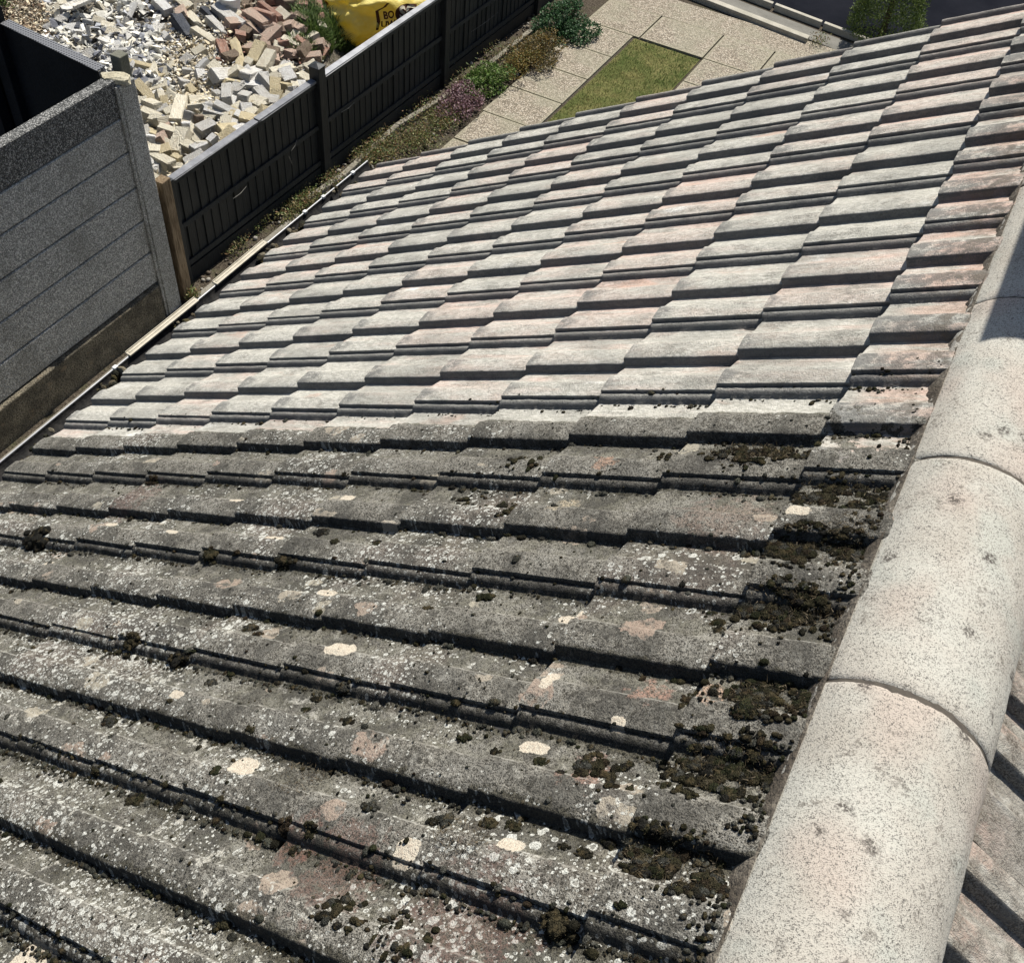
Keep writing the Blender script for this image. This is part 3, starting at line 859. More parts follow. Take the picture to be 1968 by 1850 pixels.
def slabs():
    V, F, E = [], [], []
    def slab(x0, x1, y0, y1, M=None):
        g = .009; x0 += g; x1 -= g; y0 += g; y1 -= g
        z1 = GZ + random.uniform(.0, .004); e = .05; tx, ty = random.uniform(-.004, .004), random.uniform(-.004, .004)
        xs = [x0, x0 + e, x1 - e, x1]; ys = [y0, y0 + e, y1 - e, y1]
        b = len(V)
        for i, x in enumerate(xs):
            for j, y in enumerate(ys):
                V.append((x, y, z1 + tx * (x - x0) + ty * (y - y0))); E.append(1.0 if i in (0, 3) or j in (0, 3) else 0.0)
        for i in range(3):
            for j in range(3):
                q = b + i * 4 + j; F.append((q, q + 4, q + 5, q + 1))
        b2 = len(V)
        for (x, y) in ((x0, y0), (x1, y0), (x1, y1), (x0, y1)): V.append((x, y, GZ - .03)); E.append(1.0)
        F.extend([(b, b + 4, b + 8, b + 12, b2 + 1, b2), (b + 12, b + 13, b + 14, b + 15, b2 + 2, b2 + 1), (b + 15, b + 11, b + 7, b + 3, b2 + 3, b2 + 2), (b + 3, b + 2, b + 1, b, b2, b2 + 3)])
    y = 8.905
    ys = [8.905 - .578 * k for k in range(0, 9)]
    for k in range(8): slab(-4.36 + .02 * (k > 3), -3.765, ys[k + 1], ys[k])
    xs = [-4.36, -3.70, -2.955, -2.35, -1.75, -1.15, -.55, .05]
    for a, b in zip(xs[:-1], xs[1:]): slab(a, b, 8.905, 9.545)
    for k in range(8):
        slab(-2.95, -2.35, ys[k + 1], ys[k]); slab(-2.345, -1.745, ys[k + 1], ys[k])
    me = bpy.data.meshes.new("path"); me.from_pydata(V, [], F); me.materials.append(M_slab.m)
    at_ = me.attributes.new("edge", 'FLOAT', 'POINT'); at_.data.foreach_set("value", np.array(E, np.float32))
    o = bpy.data.objects.new("path", me); link(o); tag(o, "garden path of exposed aggregate slabs beside the lawn", kind="structure")
slabs()
big_plane("pavement", -5.0, 3.0, 9.552, 10.02, GZ - .004, M_slab.m, "strip of exposed aggregate paving between slab path and kerb", 8, 2, zf=lambda x, y: -.002 + (-.12 * (x + 2.1) if y > 9.9 else 0) * 0)

# kerb, pavement and road beyond
M_kerb = simple("kerb_concrete", (.34, .32, .26), (.45, .42, .35), 6, .9, .004, 90)
M_grey = simple("worn_pavement", (.15, .145, .125), (.21, .20, .175), 4, .95, .004, 120)
M_road_shaded = simple("asphalt_shaded", (.008, .009, .013), (.014, .015, .02), 2, 1.0, .004, 150, .02)  # shade lying on the road is painted into this near-black base colour
def skew(name, pts, z0, z1, mat, label):
    m = MB(); n = len(pts)
    vs = [(x, y, z0) for x, y in pts] + [(x, y, z1) for x, y in pts]
    m.add(vs, [tuple(range(n, 2 * n))] + [tuple(range(n))[::-1]] + [(k, (k + 1) % n, n + (k + 1) % n, n + k) for k in range(n)])
    return m.build(name, mat, None, bevel=.006 if z1 - z0 > .03 else 0)
def line_y(x, y_at, x_at=-2.1, sl=-.14): return y_at + sl * (x - x_at)
o = skew("kerb", [(-6.4, line_y(-6.4, 9.955)), (-2.13, 9.955), (-2.13, 10.05), (-6.4, line_y(-6.4, 10.05))], GZ - .05, GZ + .045, M_kerb, "")
tag(o, "pale concrete kerb edging at the end of the slab path", kind="structure")
o = skew("pavement", [(-20, line_y(-20, 10.06)), (8, line_y(8, 10.06)), (8, line_y(8, 10.335)), (-20, line_y(-20, 10.335))], GZ - .05, GZ - .005, M_grey, "")
tag(o, "narrow worn grey pavement strip behind the kerb", kind="structure")
for k, (xa, xb) in enumerate([(-7.6, -6.62), (-6.6, -5.62), (-5.6, -4.62), (-4.6, -3.62), (-3.6, -2.74), (-2.71, -2.12), (-2.09, -1.2), (-1.18, -.2), (-.18, .8)]):
    o = skew("kerb", [(xa, line_y(xa, 10.43)), (xb, line_y(xb, 10.43)), (xb, line_y(xb, 10.49)), (xa, line_y(xa, 10.49))], GZ - .06, GZ + .05, M_kerb, "")
    tag(o, "pale edging stone along the dark road", kind="structure")
o = skew("road", [(-40, line_y(-40, 10.49)), (30, line_y(30, 10.49)), (30, 30), (-40, 36)], GZ - .03, GZ - .008, M_road_shaded, "")
tag(o, "asphalt driveway with painted-in shade at the top of the picture", kind="structure")

# lawn
def grass_mat(name, c1, c2, c3):
    M = Mat(name, .9, .1); a = M.attr("col", "Color"); M.color(a)
    return M.m
def blades(name, mat, N, sampler, hmin, hmax, wid, cols, lean=.5, mbx=None):
    mb = mbx or MB()
    for _ in range(N):
        x, y, z = sampler()
        hgt = rng.uniform(hmin, hmax); an = rng.random() * 6.283; le = abs(rng.normal(0, lean)) * hgt
        dx, dy = math.cos(an), math.sin(an); px_, py_ = -dy * wid, dx * wid
        c = random.choice(cols); k = rng.uniform(.7, 1.25)
        mb.add([(x - px_, y - py_, z), (x + px_, y + py_, z), (x + px_ * .7 + dx * le * .4, y + py_ * .7 + dy * le * .4, z + hgt * .6), (x - px_ * .7 + dx * le * .4, y - py_ * .7 + dy * le * .4, z + hgt * .6),
                (x + dx * le, y + dy * le, z + hgt)], [(0, 1, 2, 3), (3, 2, 4)], tuple(v * k for v in c))
    return mb
M_gr = grass_mat("grass_blades", 0, 0, 0)
M_lb = Mat("lawn_base", .95, .1)
o_ = M_lb.obj(); n1 = M_lb.noise(o_, 70, 4, .7); n2 = M_lb.noise(o_, 3.2, 4, .6)
c_ = M_lb.mix(M_lb.ramp(n2, .38, .62), (.10, .115, .035), (.21, .19, .075)); c_ = M_lb.mix(M_lb.ramp(n1, .35, .65, 0, .6), c_, (.05, .06, .018)); M_lb.color(c_); M_lb.bump(n1, .015, 1)
lawn = big_plane("lawn", -3.745, -2.975, 3.0, 8.88, GZ - .012, M_lb.m, "small mown lawn strip, yellowing towards the roof", 1, 1)
def lawn_s():
    while True:
        x = rng.uniform(-3.74, -2.985); y = 8.87 - 3.2 * rng.random()
        return x, y, GZ - .012
gcol = lambda x, y: 0
mbL = MB()
for _ in range(15000):
    x, y, z = lawn_s()
    nn = noise.noise(Vector((x * 2.2, y * 2.2, 0))) + noise.noise(Vector((x * 7, y * 7, 4))) * .5 + (8.3 - y) * .35
    g = (.12, .17, .045) if nn < 0.05 else (.29, .26, .10) if nn > .48 else (.20, .22, .07)
    k = rng.uniform(.7, 1.3); hgt = rng.uniform(.012, .03); an = rng.random() * 6.28; dx, dy = math.cos(an), math.sin(an); wv = .0022; le = hgt * rng.uniform(0, 1.3)
    mbL.add([(x + dy * wv, y - dx * wv, z), (x - dy * wv, y + dx * wv, z), (x + dx * le, y + dy * le, z + hgt)], [(0, 1, 2)], (g[0] * k, g[1] * k, g[2] * k))
o = mbL.build("lawn_grass", M_gr, None); tag(o, "short grass blades of the small lawn between the slabs", "grass", kind="stuff")

# ================================================================== FENCES
M_fence = Mat("black_fence_paint", .55, .35)
o_ = M_fence.obj(); n1 = M_fence.noise(M_fence.map(o_, scale=(1, 1, .12)), 70, 3, .6); n2 = M_fence.noise(o_, 3, 3, .5)
c_ = M_fence.mix(M_fence.ramp(n1, .3, .7), (.006, .008, .0095), (.015, .0185, .021)); c_ = M_fence.mix(M_fence.mul(M_fence.ramp(n2, .5, .7), .5), c_, (.022, .025, .026)); M_fence.color(c_); M_fence.bump(n1, .003, 1)
M_cap = simple("capping_metal", (.20, .205, .215), (.34, .345, .355), 9, .45, 0, 40, .5, .15)
M_cap0 = simple("dull_capping_metal", (.13, .135, .15), (.22, .225, .235), 9, .5, 0, 40, .35, .3)
FZ = -3.075
bf = empty("garden_fence", (-4.97, 2.95, GZ))
tag(bf, "low black slatted garden fence with silver capping between rubble yard and flower bed", "fence")
fx = lambda y: -4.975 + .012 * (y - 2.95)
posts_y = [2.99, 4.82, 6.80, 8.75, 10.7]
for k, y in enumerate(posts_y):
    m = MB(); x = fx(y); top = -2.985 if k else -3.06
    m.box(x - .05, x + .05, y - .045, y + .045, GZ - .1, top)
    if k:
        m.box(x - .056, x + .056, y - .051, y + .051, top, top + .012)
        m.add([(x - .05, y - .045, top + .012), (x + .05, y - .045, top + .012), (x + .05, y + .045, top + .012), (x - .05, y + .045, top + .012), (x, y, top + .03)], [(0, 1, 4), (1, 2, 4), (2, 3, 4), (3, 0, 4)])
    m.build("post", M_fence.m, bf, bevel=.004)
for k in range(4):
    ya, yb = posts_y[k] + .05, posts_y[k + 1] - .05
    m = MB(); nb = int((yb - ya) / .088); wd = (yb - ya) / nb
    for q in range(nb):
        y = ya + q * wd; x = fx(y) - .012; t = random.uniform(-.004, .004); sk = random.uniform(-.003, .003)
        m.add([(x - .012, y - .004, -3.88), (x + .010 + t, y - .004, -3.88), (x + .002 + t, y + wd + .010, -3.88), (x - .012, y + wd + .010, -3.88),
               (x - .012, y - .004 + sk, FZ - .03), (x + .010 + t, y - .004 + sk, FZ - .03), (x + .002 + t, y + wd + .010 + sk, FZ - .03), (x - .012, y + wd + .010 + sk, FZ - .03)],
              [(0, 3, 2, 1), (4, 5, 6, 7), (0, 1, 5, 4), (1, 2, 6, 5), (2, 3, 7, 6), (3, 0, 4, 7)])
    po = m.build("fence_panel", M_fence.m, bf)
    for (z0, z1, ex) in ((-3.52, -3.485, .019), (-3.86, -3.82, .018), (FZ - .065, FZ - .03, .016)):
        m = MB(); xa, xb = fx(ya), fx(yb)
        m.add([(xa, ya, z0), (xa + ex, ya, z0), (xb + ex, yb, z0), (xb, yb, z0), (xa, ya, z1), (xa + ex * .7, ya, z1), (xb + ex * .7, yb, z1), (xb, yb, z1)],
              [(0, 3, 2, 1), (4, 5, 6, 7), (0, 1, 5, 4), (1, 2, 6, 5), (2, 3, 7, 6), (3, 0, 4, 7)])
        ro = m.build("rail", M_fence.m, None); ro.parent = po; ro.matrix_parent_inverse = Matrix.Identity(4)
    m = MB(); xa, xb = fx(ya), fx(yb)
    ycut = [ya, yb] if k != 0 else [ya, 4.02, 4.03, yb]
    for q in range(0, len(ycut), 2):
        a, b = ycut[q], ycut[q + 1]; xa, xb = fx(a), fx(b); dzz = -.006 * (q == 0 and k == 0)
        w0, w1 = -.030, .024
        m.add([(xa + w0, a, FZ - .028), (xa + w1, a, FZ - .028), (xb + w1, b, FZ - .028), (xb + w0, b, FZ - .028), (xa + w0, a, FZ + dzz), (xa + w1, a, FZ - .006 + dzz), (xb + w1, b, FZ - .006 + dzz), (xb + w0, b, FZ + dzz)],
              [(0, 3, 2, 1), (4, 5, 6, 7), (0, 1, 5, 4), (1, 2, 6, 5), (2, 3, 7, 6), (3, 0, 4, 7)])
        m.box(xa + w1 + .006, xa + w1 + .011, a + .02, b - .02, FZ - .020, FZ - .016)
    co = m.build("capping", M_cap if k else M_cap0, None, bevel=.003); co.parent = po; co.matrix_parent_inverse = Matrix.Identity(4)
    m = MB(); xa, xb = fx(ya), fx(yb)
    m.add([(xa - .02, ya, GZ - .02), (xa + .012, ya, GZ - .02), (xb + .012, yb, GZ - .02), (xb - .02, yb, GZ - .02), (xa - .02, ya, -3.885), (xa + .012, ya, -3.885), (xb + .012, yb, -3.885), (xb - .02, yb, -3.885)],
          [(0, 3, 2, 1), (4, 5, 6, 7), (0, 1, 5, 4), (1, 2, 6, 5), (2, 3, 7, 6), (3, 0, 4, 7)])
    m.build("gravel_board", M_fence.m, bf)

m = MB()
for (u1, v1, u2, v2) in ((656, 216, 681, 197), (560, 290, 571, 268), (448, 382, 474, 358), (700, 283, 742, 238), (555, 300, 562, 318), (905, 62, 962, 20), (872, 122, 890, 118)):
    a = vp = None
    d1, d2 = ray(u1, v1), ray(u2, v2); X_ = -4.925
    a = CAM + d1 * (X_ - CAM[0]) / d1[0]; b = CAM + d2 * (X_ - CAM[0]) / d2[0]
    m.tube([tuple(a), tuple((a + b) / 2 + np.array([.006, 0, -.006])), tuple(b)], [.0012, .003, .001], 5)
o = m.build("dry_stems", simple("dry_straw", (.14, .135, .12), (.22, .21, .19), 20), None); tag(o, "thin pale dry stems caught on the black fence boards", "stems", kind="stuff")

# concrete slab fence
M_agg = Mat("aggregate_concrete", .95, .12)
o_ = M_agg.obj(); vr = M_agg.vor(o_, 150.0); vc = M_agg.node("ShaderNodeSeparateColor", {0: vr.outputs["Color"]}).outputs
n1 = M_agg.noise(o_, 160, 3, .7); n2 = M_agg.noise(o_, 3, 4, .6)
c_ = M_agg.mix(M_agg.ramp(vc[0], .2, .95), (.33, .325, .30), (.80, .785, .73)); c_ = M_agg.mix(M_agg.ramp(n1, .45, .66, 0, .8), c_, (.08, .08, .075)); c_ = M_agg.mix(M_agg.mul(M_agg.ramp(n2, .45, .65), .35), c_, (.17, .165, .135))
M_agg.color(c_); M_agg.bump(M_agg.math('SUBTRACT', n1, vr.outputs["Distance"]), .006, 1)
M_dagg = Mat("dark_aggregate_concrete", .95, .12)
o_ = M_dagg.obj(); vr = M_dagg.vor(o_, 140.0); vc = M_dagg.node("ShaderNodeSeparateColor", {0: vr.outputs["Color"]}).outputs
n1 = M_dagg.noise(o_, 160, 3, .7)
c_ = M_dagg.mix(M_dagg.ramp(vc[0], .35, .95), (.10, .102, .098), (.46, .455, .43)); c_ = M_dagg.mix(M_dagg.ramp(n1, .42, .62, 0, .8), c_, (.025, .025, .025))
M_dagg.color(c_); M_dagg.bump(M_dagg.math('SUBTRACT', n1, vr.outputs["Distance"]), .006, 1)
M_dirtyc = Mat("stained_footing", .96, .1)
o_ = M_dirtyc.obj(); n1 = M_dirtyc.noise(o_, 90, 4, .7); n2 = M_dirtyc.noise(o_, 7, 4, .65)
c_ = M_dirtyc.mix(M_dirtyc.ramp(n2, .35, .65), (.14, .125, .095), (.28, .245, .18)); c_ = M_dirtyc.mix(M_dirtyc.ramp(n1, .42, .62, 0, .9), c_, (.035, .032, .025))
c_ = M_dirtyc.mix(M_dirtyc.mul(M_dirtyc.ramp(M_dirtyc.noise(o_, 11, 3, .6), .62, .7), .6), c_, (.26, .20, .13)); M_dirtyc.color(c_); M_dirtyc.bump(n1, .012, 1)
cf = empty("concrete_fence", (-4.9, 2.7, GZ)); tag(cf, "tall concrete slab fence with grey pebbled panels slotted into a post", "fence")
m = MB()
zs = [-3.705, -3.435, -3.165, -2.90, -2.63, -2.385, -2.125]
for k in range(6):
    m = MB(); z0, z1 = zs[k] + .005, zs[k + 1] - .005
    y0, y1 = -1.2, 2.66
    ny = 60
    off = random.uniform(-.002, .002)
    V = []; 
    for a in range(ny + 1):
        y = y0 + (y1 - y0) * a / ny
        for (x, z) in ((-4.955, z0), (-4.885 + off, z0), (-4.879 + off, z0 + .006), (-4.879 + off, z1 - .006), (-4.886 + off, z1), (-4.955, z1)):
            nz = noise.noise(Vector((x * 9, y * 11, z * 7))) * .003 if z > z0 + .01 and k == 5 else 0
            V.append((x, y, z + nz))
    F = [(a * 6 + b, (a + 1) * 6 + b, (a + 1) * 6 + (b + 1) % 6, a * 6 + (b + 1) % 6) for a in range(ny) for b in range(6)]
    F = [f_[::-1] for f_ in F]
    F += [tuple(range(6)), tuple(range(ny * 6, ny * 6 + 6))[::-1]]
    m.add(V, F)
    po = m.build("concrete_panel", M_dagg.m if k == 5 else M_agg.m, cf)
    if k == 5: po["label"] = "topmost panel of the concrete fence, darker than the others"
m = MB(); m.box(-4.965, -4.845, -1.2, 2.62, GZ - .05, -3.71)
fo = m.build("footing", M_dirtyc.m, cf, bevel=.01); fo["label"] = "brown stained concrete footing under the panels"
m = MB(); m.box(-4.985, -4.850, 2.665, 2.80, GZ - .05, -2.165); m.box(-4.876, -4.858, 2.640, 2.665, GZ - .05, -2.168)
m.build("post", M_agg.m, cf, bevel=.006)
m = MB(); m.box(-4.985, -4.850, -1.34, -1.205, GZ - .05, -2.09)
m.build("post", M_agg.m, cf, bevel=.006)

def rock(name, size, seed, mat, loc, rot, amp=.22, sub=3):
    v, f_ = ico(sub)
    out = []
    for p in v:
        q = Vector(p); q = Vector((math.copysign(abs(q.x) ** .55, q.x), math.copysign(abs(q.y) ** .55, q.y), math.copysign(abs(q.z) ** .55, q.z)))
        k = .8 + amp * noise.noise(Vector(p) * 1.4 + Vector((seed, 0, 0))) + amp * .4 * noise.noise(Vector(p) * 4 + Vector((seed, 3, 0)))
        out.append((q.x * size[0] * k, q.y * size[1] * k, q.z * size[2] * k))
    m = MB(); m.add(out, f_)
    return m.build(name, mat, None, loc=loc, rot=rot)
M_rubcream = simple("lichened_mortar", (.38, .34, .24), (.52, .48, .36), 14, .95, .006, 60, .15, .7)
ro = rock("broken_block", (.105, .06, .028), 3.3, M_rubcream, (-4.90, 2.70, -2.142), (.05, .08, .65))
tag(ro, "broken lump of cream mortar lying on top of the concrete fence post", "lump")

# brown timber post
M_tim = Mat("weathered_timber", .9, .15)
o_ = M_tim.obj(); n1 = M_tim.noise(M_tim.map(o_, scale=(1, 1, .1)), 90, 4, .6); n2 = M_tim.noise(o_, 5, 3, .5)
c_ = M_tim.mix(M_tim.ramp(n1, .3, .7), (.10, .07, .04), (.24, .18, .115)); c_ = M_tim.mix(M_tim.ramp(n2, .4, .7, 0, .5), c_, (.075, .055, .035)); M_tim.color(c_); M_tim.bump(n1, .004, 1)
m = MB(); m.box(-.04, .04, -.045, .045, -.1, 1.035)
o = m.build("timber_post", M_tim.m, None, bevel=.004, loc=(-4.885, 2.885, GZ), rot=(0, 0, .05)); tag(o, "brown weathered timber post between concrete post and black fence", "post")

# rear left fence, black panel with perforated grey capping
lf = empty("yard_fence", (-5.1, 2.87, GZ)); tag(lf, "tall black panel fence with perforated grey metal capping beside the rubble", "fence")
M_black = simple("matt_black_boards", (.007, .009, .012), (.014, .017, .021), 3, .7, .004, 60)
yl = lambda x: 2.745 - (x + 5.1) * .10
m = MB()
for k in range(60):
    x0 = -5.12 - (k + 1) * .10; m.box(x0, x0 + .095, yl(x0) - .012 + random.uniform(-.003, .003), yl(x0) + .012, GZ, -2.155)
pp = m.build("fence_panel", M_black, lf)
m = MB(); m.box(-11.1, -5.12, 2.79 - .05, 2.80 - .01, -3.05, -2.98)
m2 = m
M_perf = Mat("perforated_metal", .5, .4)
o_ = M_perf.obj(); vr = M_perf.vor(M_perf.map(o_, scale=(1, 1, 0)), 46.0, .0)
M_perf.color(M_perf.mix(M_perf.ramp(vr.outputs["Distance"], .26, .34), (.03, .03, .033), (.18, .183, .19))); M_perf.b.inputs["Metallic"].default_value = .3
m = MB(); m.add([(-5.97, 2.79, -2.15), (-5.06, 2.70, -2.15), (-5.06, 2.775, -2.15), (-5.97, 2.865, -2.15), (-5.97, 2.79, -2.143), (-5.06, 2.70, -2.143), (-5.06, 2.775, -2.143), (-5.97, 2.865, -2.143)],
                [(0, 3, 2, 1), (4, 5, 6, 7), (0, 1, 5, 4), (1, 2, 6, 5), (2, 3, 7, 6), (3, 0, 4, 7)])
co = m.build("capping", M_perf.m, lf)
m = MB(); m.box(-6.10, -6.0, 2.76, 2.86, GZ, -2.06); m.build("post", M_black, lf, bevel=.005)
m = MB(); m.box(-6.75, -6.15, 2.70, 2.78, GZ, -2.35); m.build("fence_panel", M_black, lf)
m = MB(); m.box(-5.125, -5.04, 2.885, 2.965, GZ, -2.13)
o = m.build("concrete_post", simple("mossy_post_concrete", (.13, .13, .10), (.20, .195, .16), 9, .95, .004, 90), None, bevel=.006); tag(o, "plain grey green concrete post at the corner of the rubble yard behind the slab fence", "post")

# low timber edging of the flower bed
m = MB()
pts = [(657, 335), (763, 238), (855, 183), (916, 140), (1040, 40)]
PP = [at(u, v, GZ + .05) for u, v in pts]
PP = [(-4.84, 4.35, GZ + .05)] + [(float(p[0]), float(p[1]), float(p[2])) for p in PP]
for a, b in zip(PP[:-1], PP[1:]):
    L_ = math.dist(a[:2], b[:2]); an = math.atan2(b[1] - a[1], b[0] - a[0])
    Mx = Matrix.Translation((a[0], a[1], 0)) @ Matrix.Rotation(an, 4, 'Z')
    m.box(0, L_ + .004, -.026, .026, GZ - .05, GZ + .045 + random.uniform(0, .006), Mx)
M_grt = Mat("grey_timber", .92, .1); o_ = M_grt.obj(); n1 = M_grt.noise(o_, 40, 4, .6)
M_grt.color(M_grt.mix(M_grt.ramp(n1, .3, .7), (.10, .09, .07), (.27, .25, .20))); M_grt.bump(n1, .005, 1)
o = m.build("timber_edging", M_grt.m, None, bevel=.008); tag(o, "low grey timber edging running along the foot of the black fence", "edging")
m = MB(); m.box(-4.80, -4.745, 2.85, 4.2, GZ - .05, GZ + .03); o = m.build("path_edging", M_conc.m, None, bevel=.008); tag(o, "low concrete edging beside the shaded side path", "edging")

# ================================================================== RUBBLE
def zr(x, y):
    dd = (x + 5.05) * .86 + (y - 4.95) * .51
    t = max(0, min(1, (dd + .35) / .65)); t = t * t * (3 - 2 * t)
    return -3.52 + .07 * noise.noise(Vector((x * 1.3, y * 1.3, 0))) + .03 * noise.noise(Vector((x * 4, y * 4, 5))) - .46 * t
def heap_at(u, v):
    z = -3.5
    for _ in range(8):
        p = at(u, v, z); z = zr(p[0], p[1])
    return np.array([p[0], p[1], z])
M_base = Mat("rubble_dust", .97, .1)
o_ = M_base.obj(); n1 = M_base.noise(o_, 50, 4, .7); n2 = M_base.noise(o_, 4, 3, .6)
c_ = M_base.mix(M_base.ramp(n2, .4, .6), (.16, .14, .11), (.26, .235, .19)); c_ = M_base.mix(M_base.ramp(n1, .4, .65, 0, .8), c_, (.05, .043, .032)); M_base.color(c_); M_base.bump(n1, .02, 1)
o = big_plane("rubble_mound", -13, -5.03, 3.0, 12, 0, M_base.m, "earth and dust under the heap of bricks", 120, 130, zf=lambda x, y: zr(x, y) - .045)

# fine debris: thousands of chips, one mass
def chips():
    M = Mat("rubble_chips", .95, .12)
    c_ = M.attr("col", "Color"); o_ = M.obj(); n1 = M.noise(o_, 70, 3, .6)
    M.color(M.mix(M.ramp(n1, .4, .7, 0, .45), c_, M.mix(.6, c_, (.05, .045, .035)))); M.bump(n1, .003, 1)
    mb = MB()
    white = [(.68, .66, .58), (.76, .74, .67), (.54, .525, .47), (.34, .35, .37), (.16, .165, .185), (.62, .58, .48), (.70, .68, .62)]
    cream = [(.66, .58, .41), (.72, .65, .50), (.55, .47, .33), (.62, .56, .45), (.38, .32, .22)]
    brown = [(.36, .28, .19), (.52, .43, .31), (.22, .15, .10), (.48, .42, .32), (.18, .13, .09)]
    red = [(.30, .14, .10), (.36, .20, .15), (.20, .11, .085), (.40, .30, .24), (.25, .19, .15)]
    cnt = 0
    while cnt < 17000:
        u = rng.uniform(-60, 680); v = rng.uniform(-90, 350)
        if rng.random() < .35: u = rng.uniform(200, 440); v = rng.uniform(60, 220)
        elif rng.random() < .16: u = rng.uniform(-10, 130); v = rng.uniform(-20, 95)
        p = heap_at(u, v)
        if p[0] > -5.08 or p[1] < 3.06: continue
        dd = (p[0] + 5.05) * .86 + (p[1] - 4.95) * .51
        if dd > -.05 - .1 * rng.random(): continue
        jit = rng.normal(0, 14); 
        if u + jit < 105 and v < 80: pal, smin, smax = brown + cream[:2], .010, .035
        elif u + jit < 305 and v < 175: pal, smin, smax = white, .016, .095
        elif u + jit < 430 and v > 60 and v < 215: pal, smin, smax = (cream if rng.random() < .6 else white), .010, .045
        elif u > 430 and v + jit * .6 < 110: pal, smin, smax = red + brown, .012, .05
        else: pal, smin, smax = cream + white, .010, .035
        s = smin + (smax - smin) * rng.random() ** 2.2
        base = rng.normal(0, 1, (7, 3)); base /= np.linalg.norm(base, axis=1)[:, None]
        base *= np.array([1.0, rng.uniform(.45, .9), rng.uniform(.18, .5)]) * s
        e = Euler(rng.normal(0, .5, 3) + np.array([0, 0, rng.random() * 6])).to_matrix()
        pts3 = (np.array(e) @ base.T).T + p + np.array([0, 0, rng.uniform(-.03, .035)])
        hull.append((pts3, random.choice(pal), rng.uniform(.75, 1.2)))
        cnt += 1
    import bmesh
    for (pts3, c, k) in hull:
        bm = bmesh.new()
        vs = [bm.verts.new(q) for q in pts3]
        bmesh.ops.convex_hull(bm, input=vs)
        bm.verts.index_update()
        vv = [tuple(q.co) for q in bm.verts]; ff = [tuple(x.index for x in fc.verts) for fc in bm.faces]
        bm.free()
        mb.add(vv, ff, tuple(x * k for x in c))
    o = mb.build("rubble_chips", M.m, None)
    tag(o, "small broken chips and shards of brick, mortar and plaster filling the rubble heap", "rubble", kind="stuff")
hull = []
chips()

# bricks
def brick_mesh(kind, seed):
    import bmesh
    bm = bmesh.new()
    bmesh.ops.create_cube(bm, size=1.0)
    bmesh.ops.subdivide_edges(bm, edges=bm.edges[:], cuts=5, use_grid_fill=True)
    L_, W_, H_ = .5, .5, .5
    for v in bm.verts:
        x, y, z = v.co
        # rounded arrises
        a = Vector((x, y, z)); lim = .478
        cl = Vector((max(-lim, min(lim, x)), max(-lim * .96, min(lim * .96, y)), max(-lim * .93, min(lim * .93, z))))
        dlt = a - cl
        if dlt.length > 0:
            r_ = Vector((.022, .03, .04)); q = dlt.normalized(); a = cl + Vector((q.x * r_.x, q.y * r_.y, q.z * r_.z))
        nn = noise.noise(Vector((x * 3 + seed, y * 3, z * 3))) * .03 + noise.noise(Vector((x * 9, y * 9 + seed, z * 9))) * .018
        a = a * (1 + nn)
        if kind == 'frog' and z > .45 and abs(x) < .36 and abs(y) < .30: a.z -= .16
        if kind == 'broken' and x > 0:
            lim2 = .12 + .22 * noise.noise(Vector((y * 2.3 + seed, z * 2.3, 7))) + .06 * noise.noise(Vector((y * 9, z * 9, seed)))
            a.x = min(a.x, lim2 + .05 * (x))
        if kind == 'chipped':
            cr = (x + y * .7 + z * .5)
            if cr > .72: a -= Vector((1, .7, .5)).normalized() * (cr - .72) * .8
        v.co = a
    me = bpy.data.meshes.new("brick")
    bm.to_mesh(me); bm.free()
    me.materials.append(None)
    return me
BM = {'whole': [brick_mesh('whole', s) for s in (1., 5., 9.)], 'frog': [brick_mesh('frog', 2.)], 'broken': [brick_mesh('broken', s) for s in (3., 7., 12., 17.)], 'chipped': [brick_mesh('chipped', s) for s in (4., 8.)]}
def brick_mat(name, c1, c2, c3, amt=.5):
    M = Mat(name, .93, .12)
    o_ = M.obj(); oi = M.node("ShaderNodeObjectInfo").outputs["Random"]
    vec = M.node("ShaderNodeVectorMath", {0: o_, 1: M.node("ShaderNodeCombineXYZ", {0: M.mul(oi, 31.0), 1: M.mul(oi, 17.0)}).outputs[0]}, operation='ADD').outputs[0]
    n1 = M.noise(vec, 3.0, 4, .6); n2 = M.noise(vec, 14, 3, .6)
    c = M.mix(M.ramp(n2, .35, .65), c1, c2); c = M.mix(M.mul(M.ramp(n1, .48, .62), amt), c, c3)
    k = M.ramp(oi, 0, 1, .82, 1.08, smooth=False)
    c = M.mix(1.0, c, M.node("ShaderNodeCombineColor", {0: k, 1: k, 2: k}).outputs[0], 'MULTIPLY')
    M.color(c); M.bump(n2, .06, .8)
    return M.m
BMAT = {'cream': brick_mat("cream_brick", (.74, .68, .52), (.80, .75, .62), (.60, .52, .38)),
        'yellow': brick_mat("yellow_brick", (.64, .54, .33), (.70, .61, .42), (.50, .41, .25)),
        'white': brick_mat("white_painted_brick", (.78, .77, .73), (.82, .81, .78), (.58, .54, .46)),
        'grey': brick_mat("pale_grey_block", (.60, .585, .54), (.70, .68, .63), (.50, .46, .39)),
        'red': brick_mat("red_brick", (.38, .21, .155), (.46, .29, .22), (.54, .42, .34)),
        'pink': brick_mat("pinkish_brick", (.50, .36, .28), (.57, .44, .35), (.46, .40, .32)),
        'brown': brick_mat("brown_brick", (.20, .15, .11), (.28, .215, .16), (.36, .30, .22)),
        'slate': brick_mat("dark_slate_lump", (.075, .08, .095), (.13, .14, .16), (.22, .22, .22))}
placed = []
notable = []
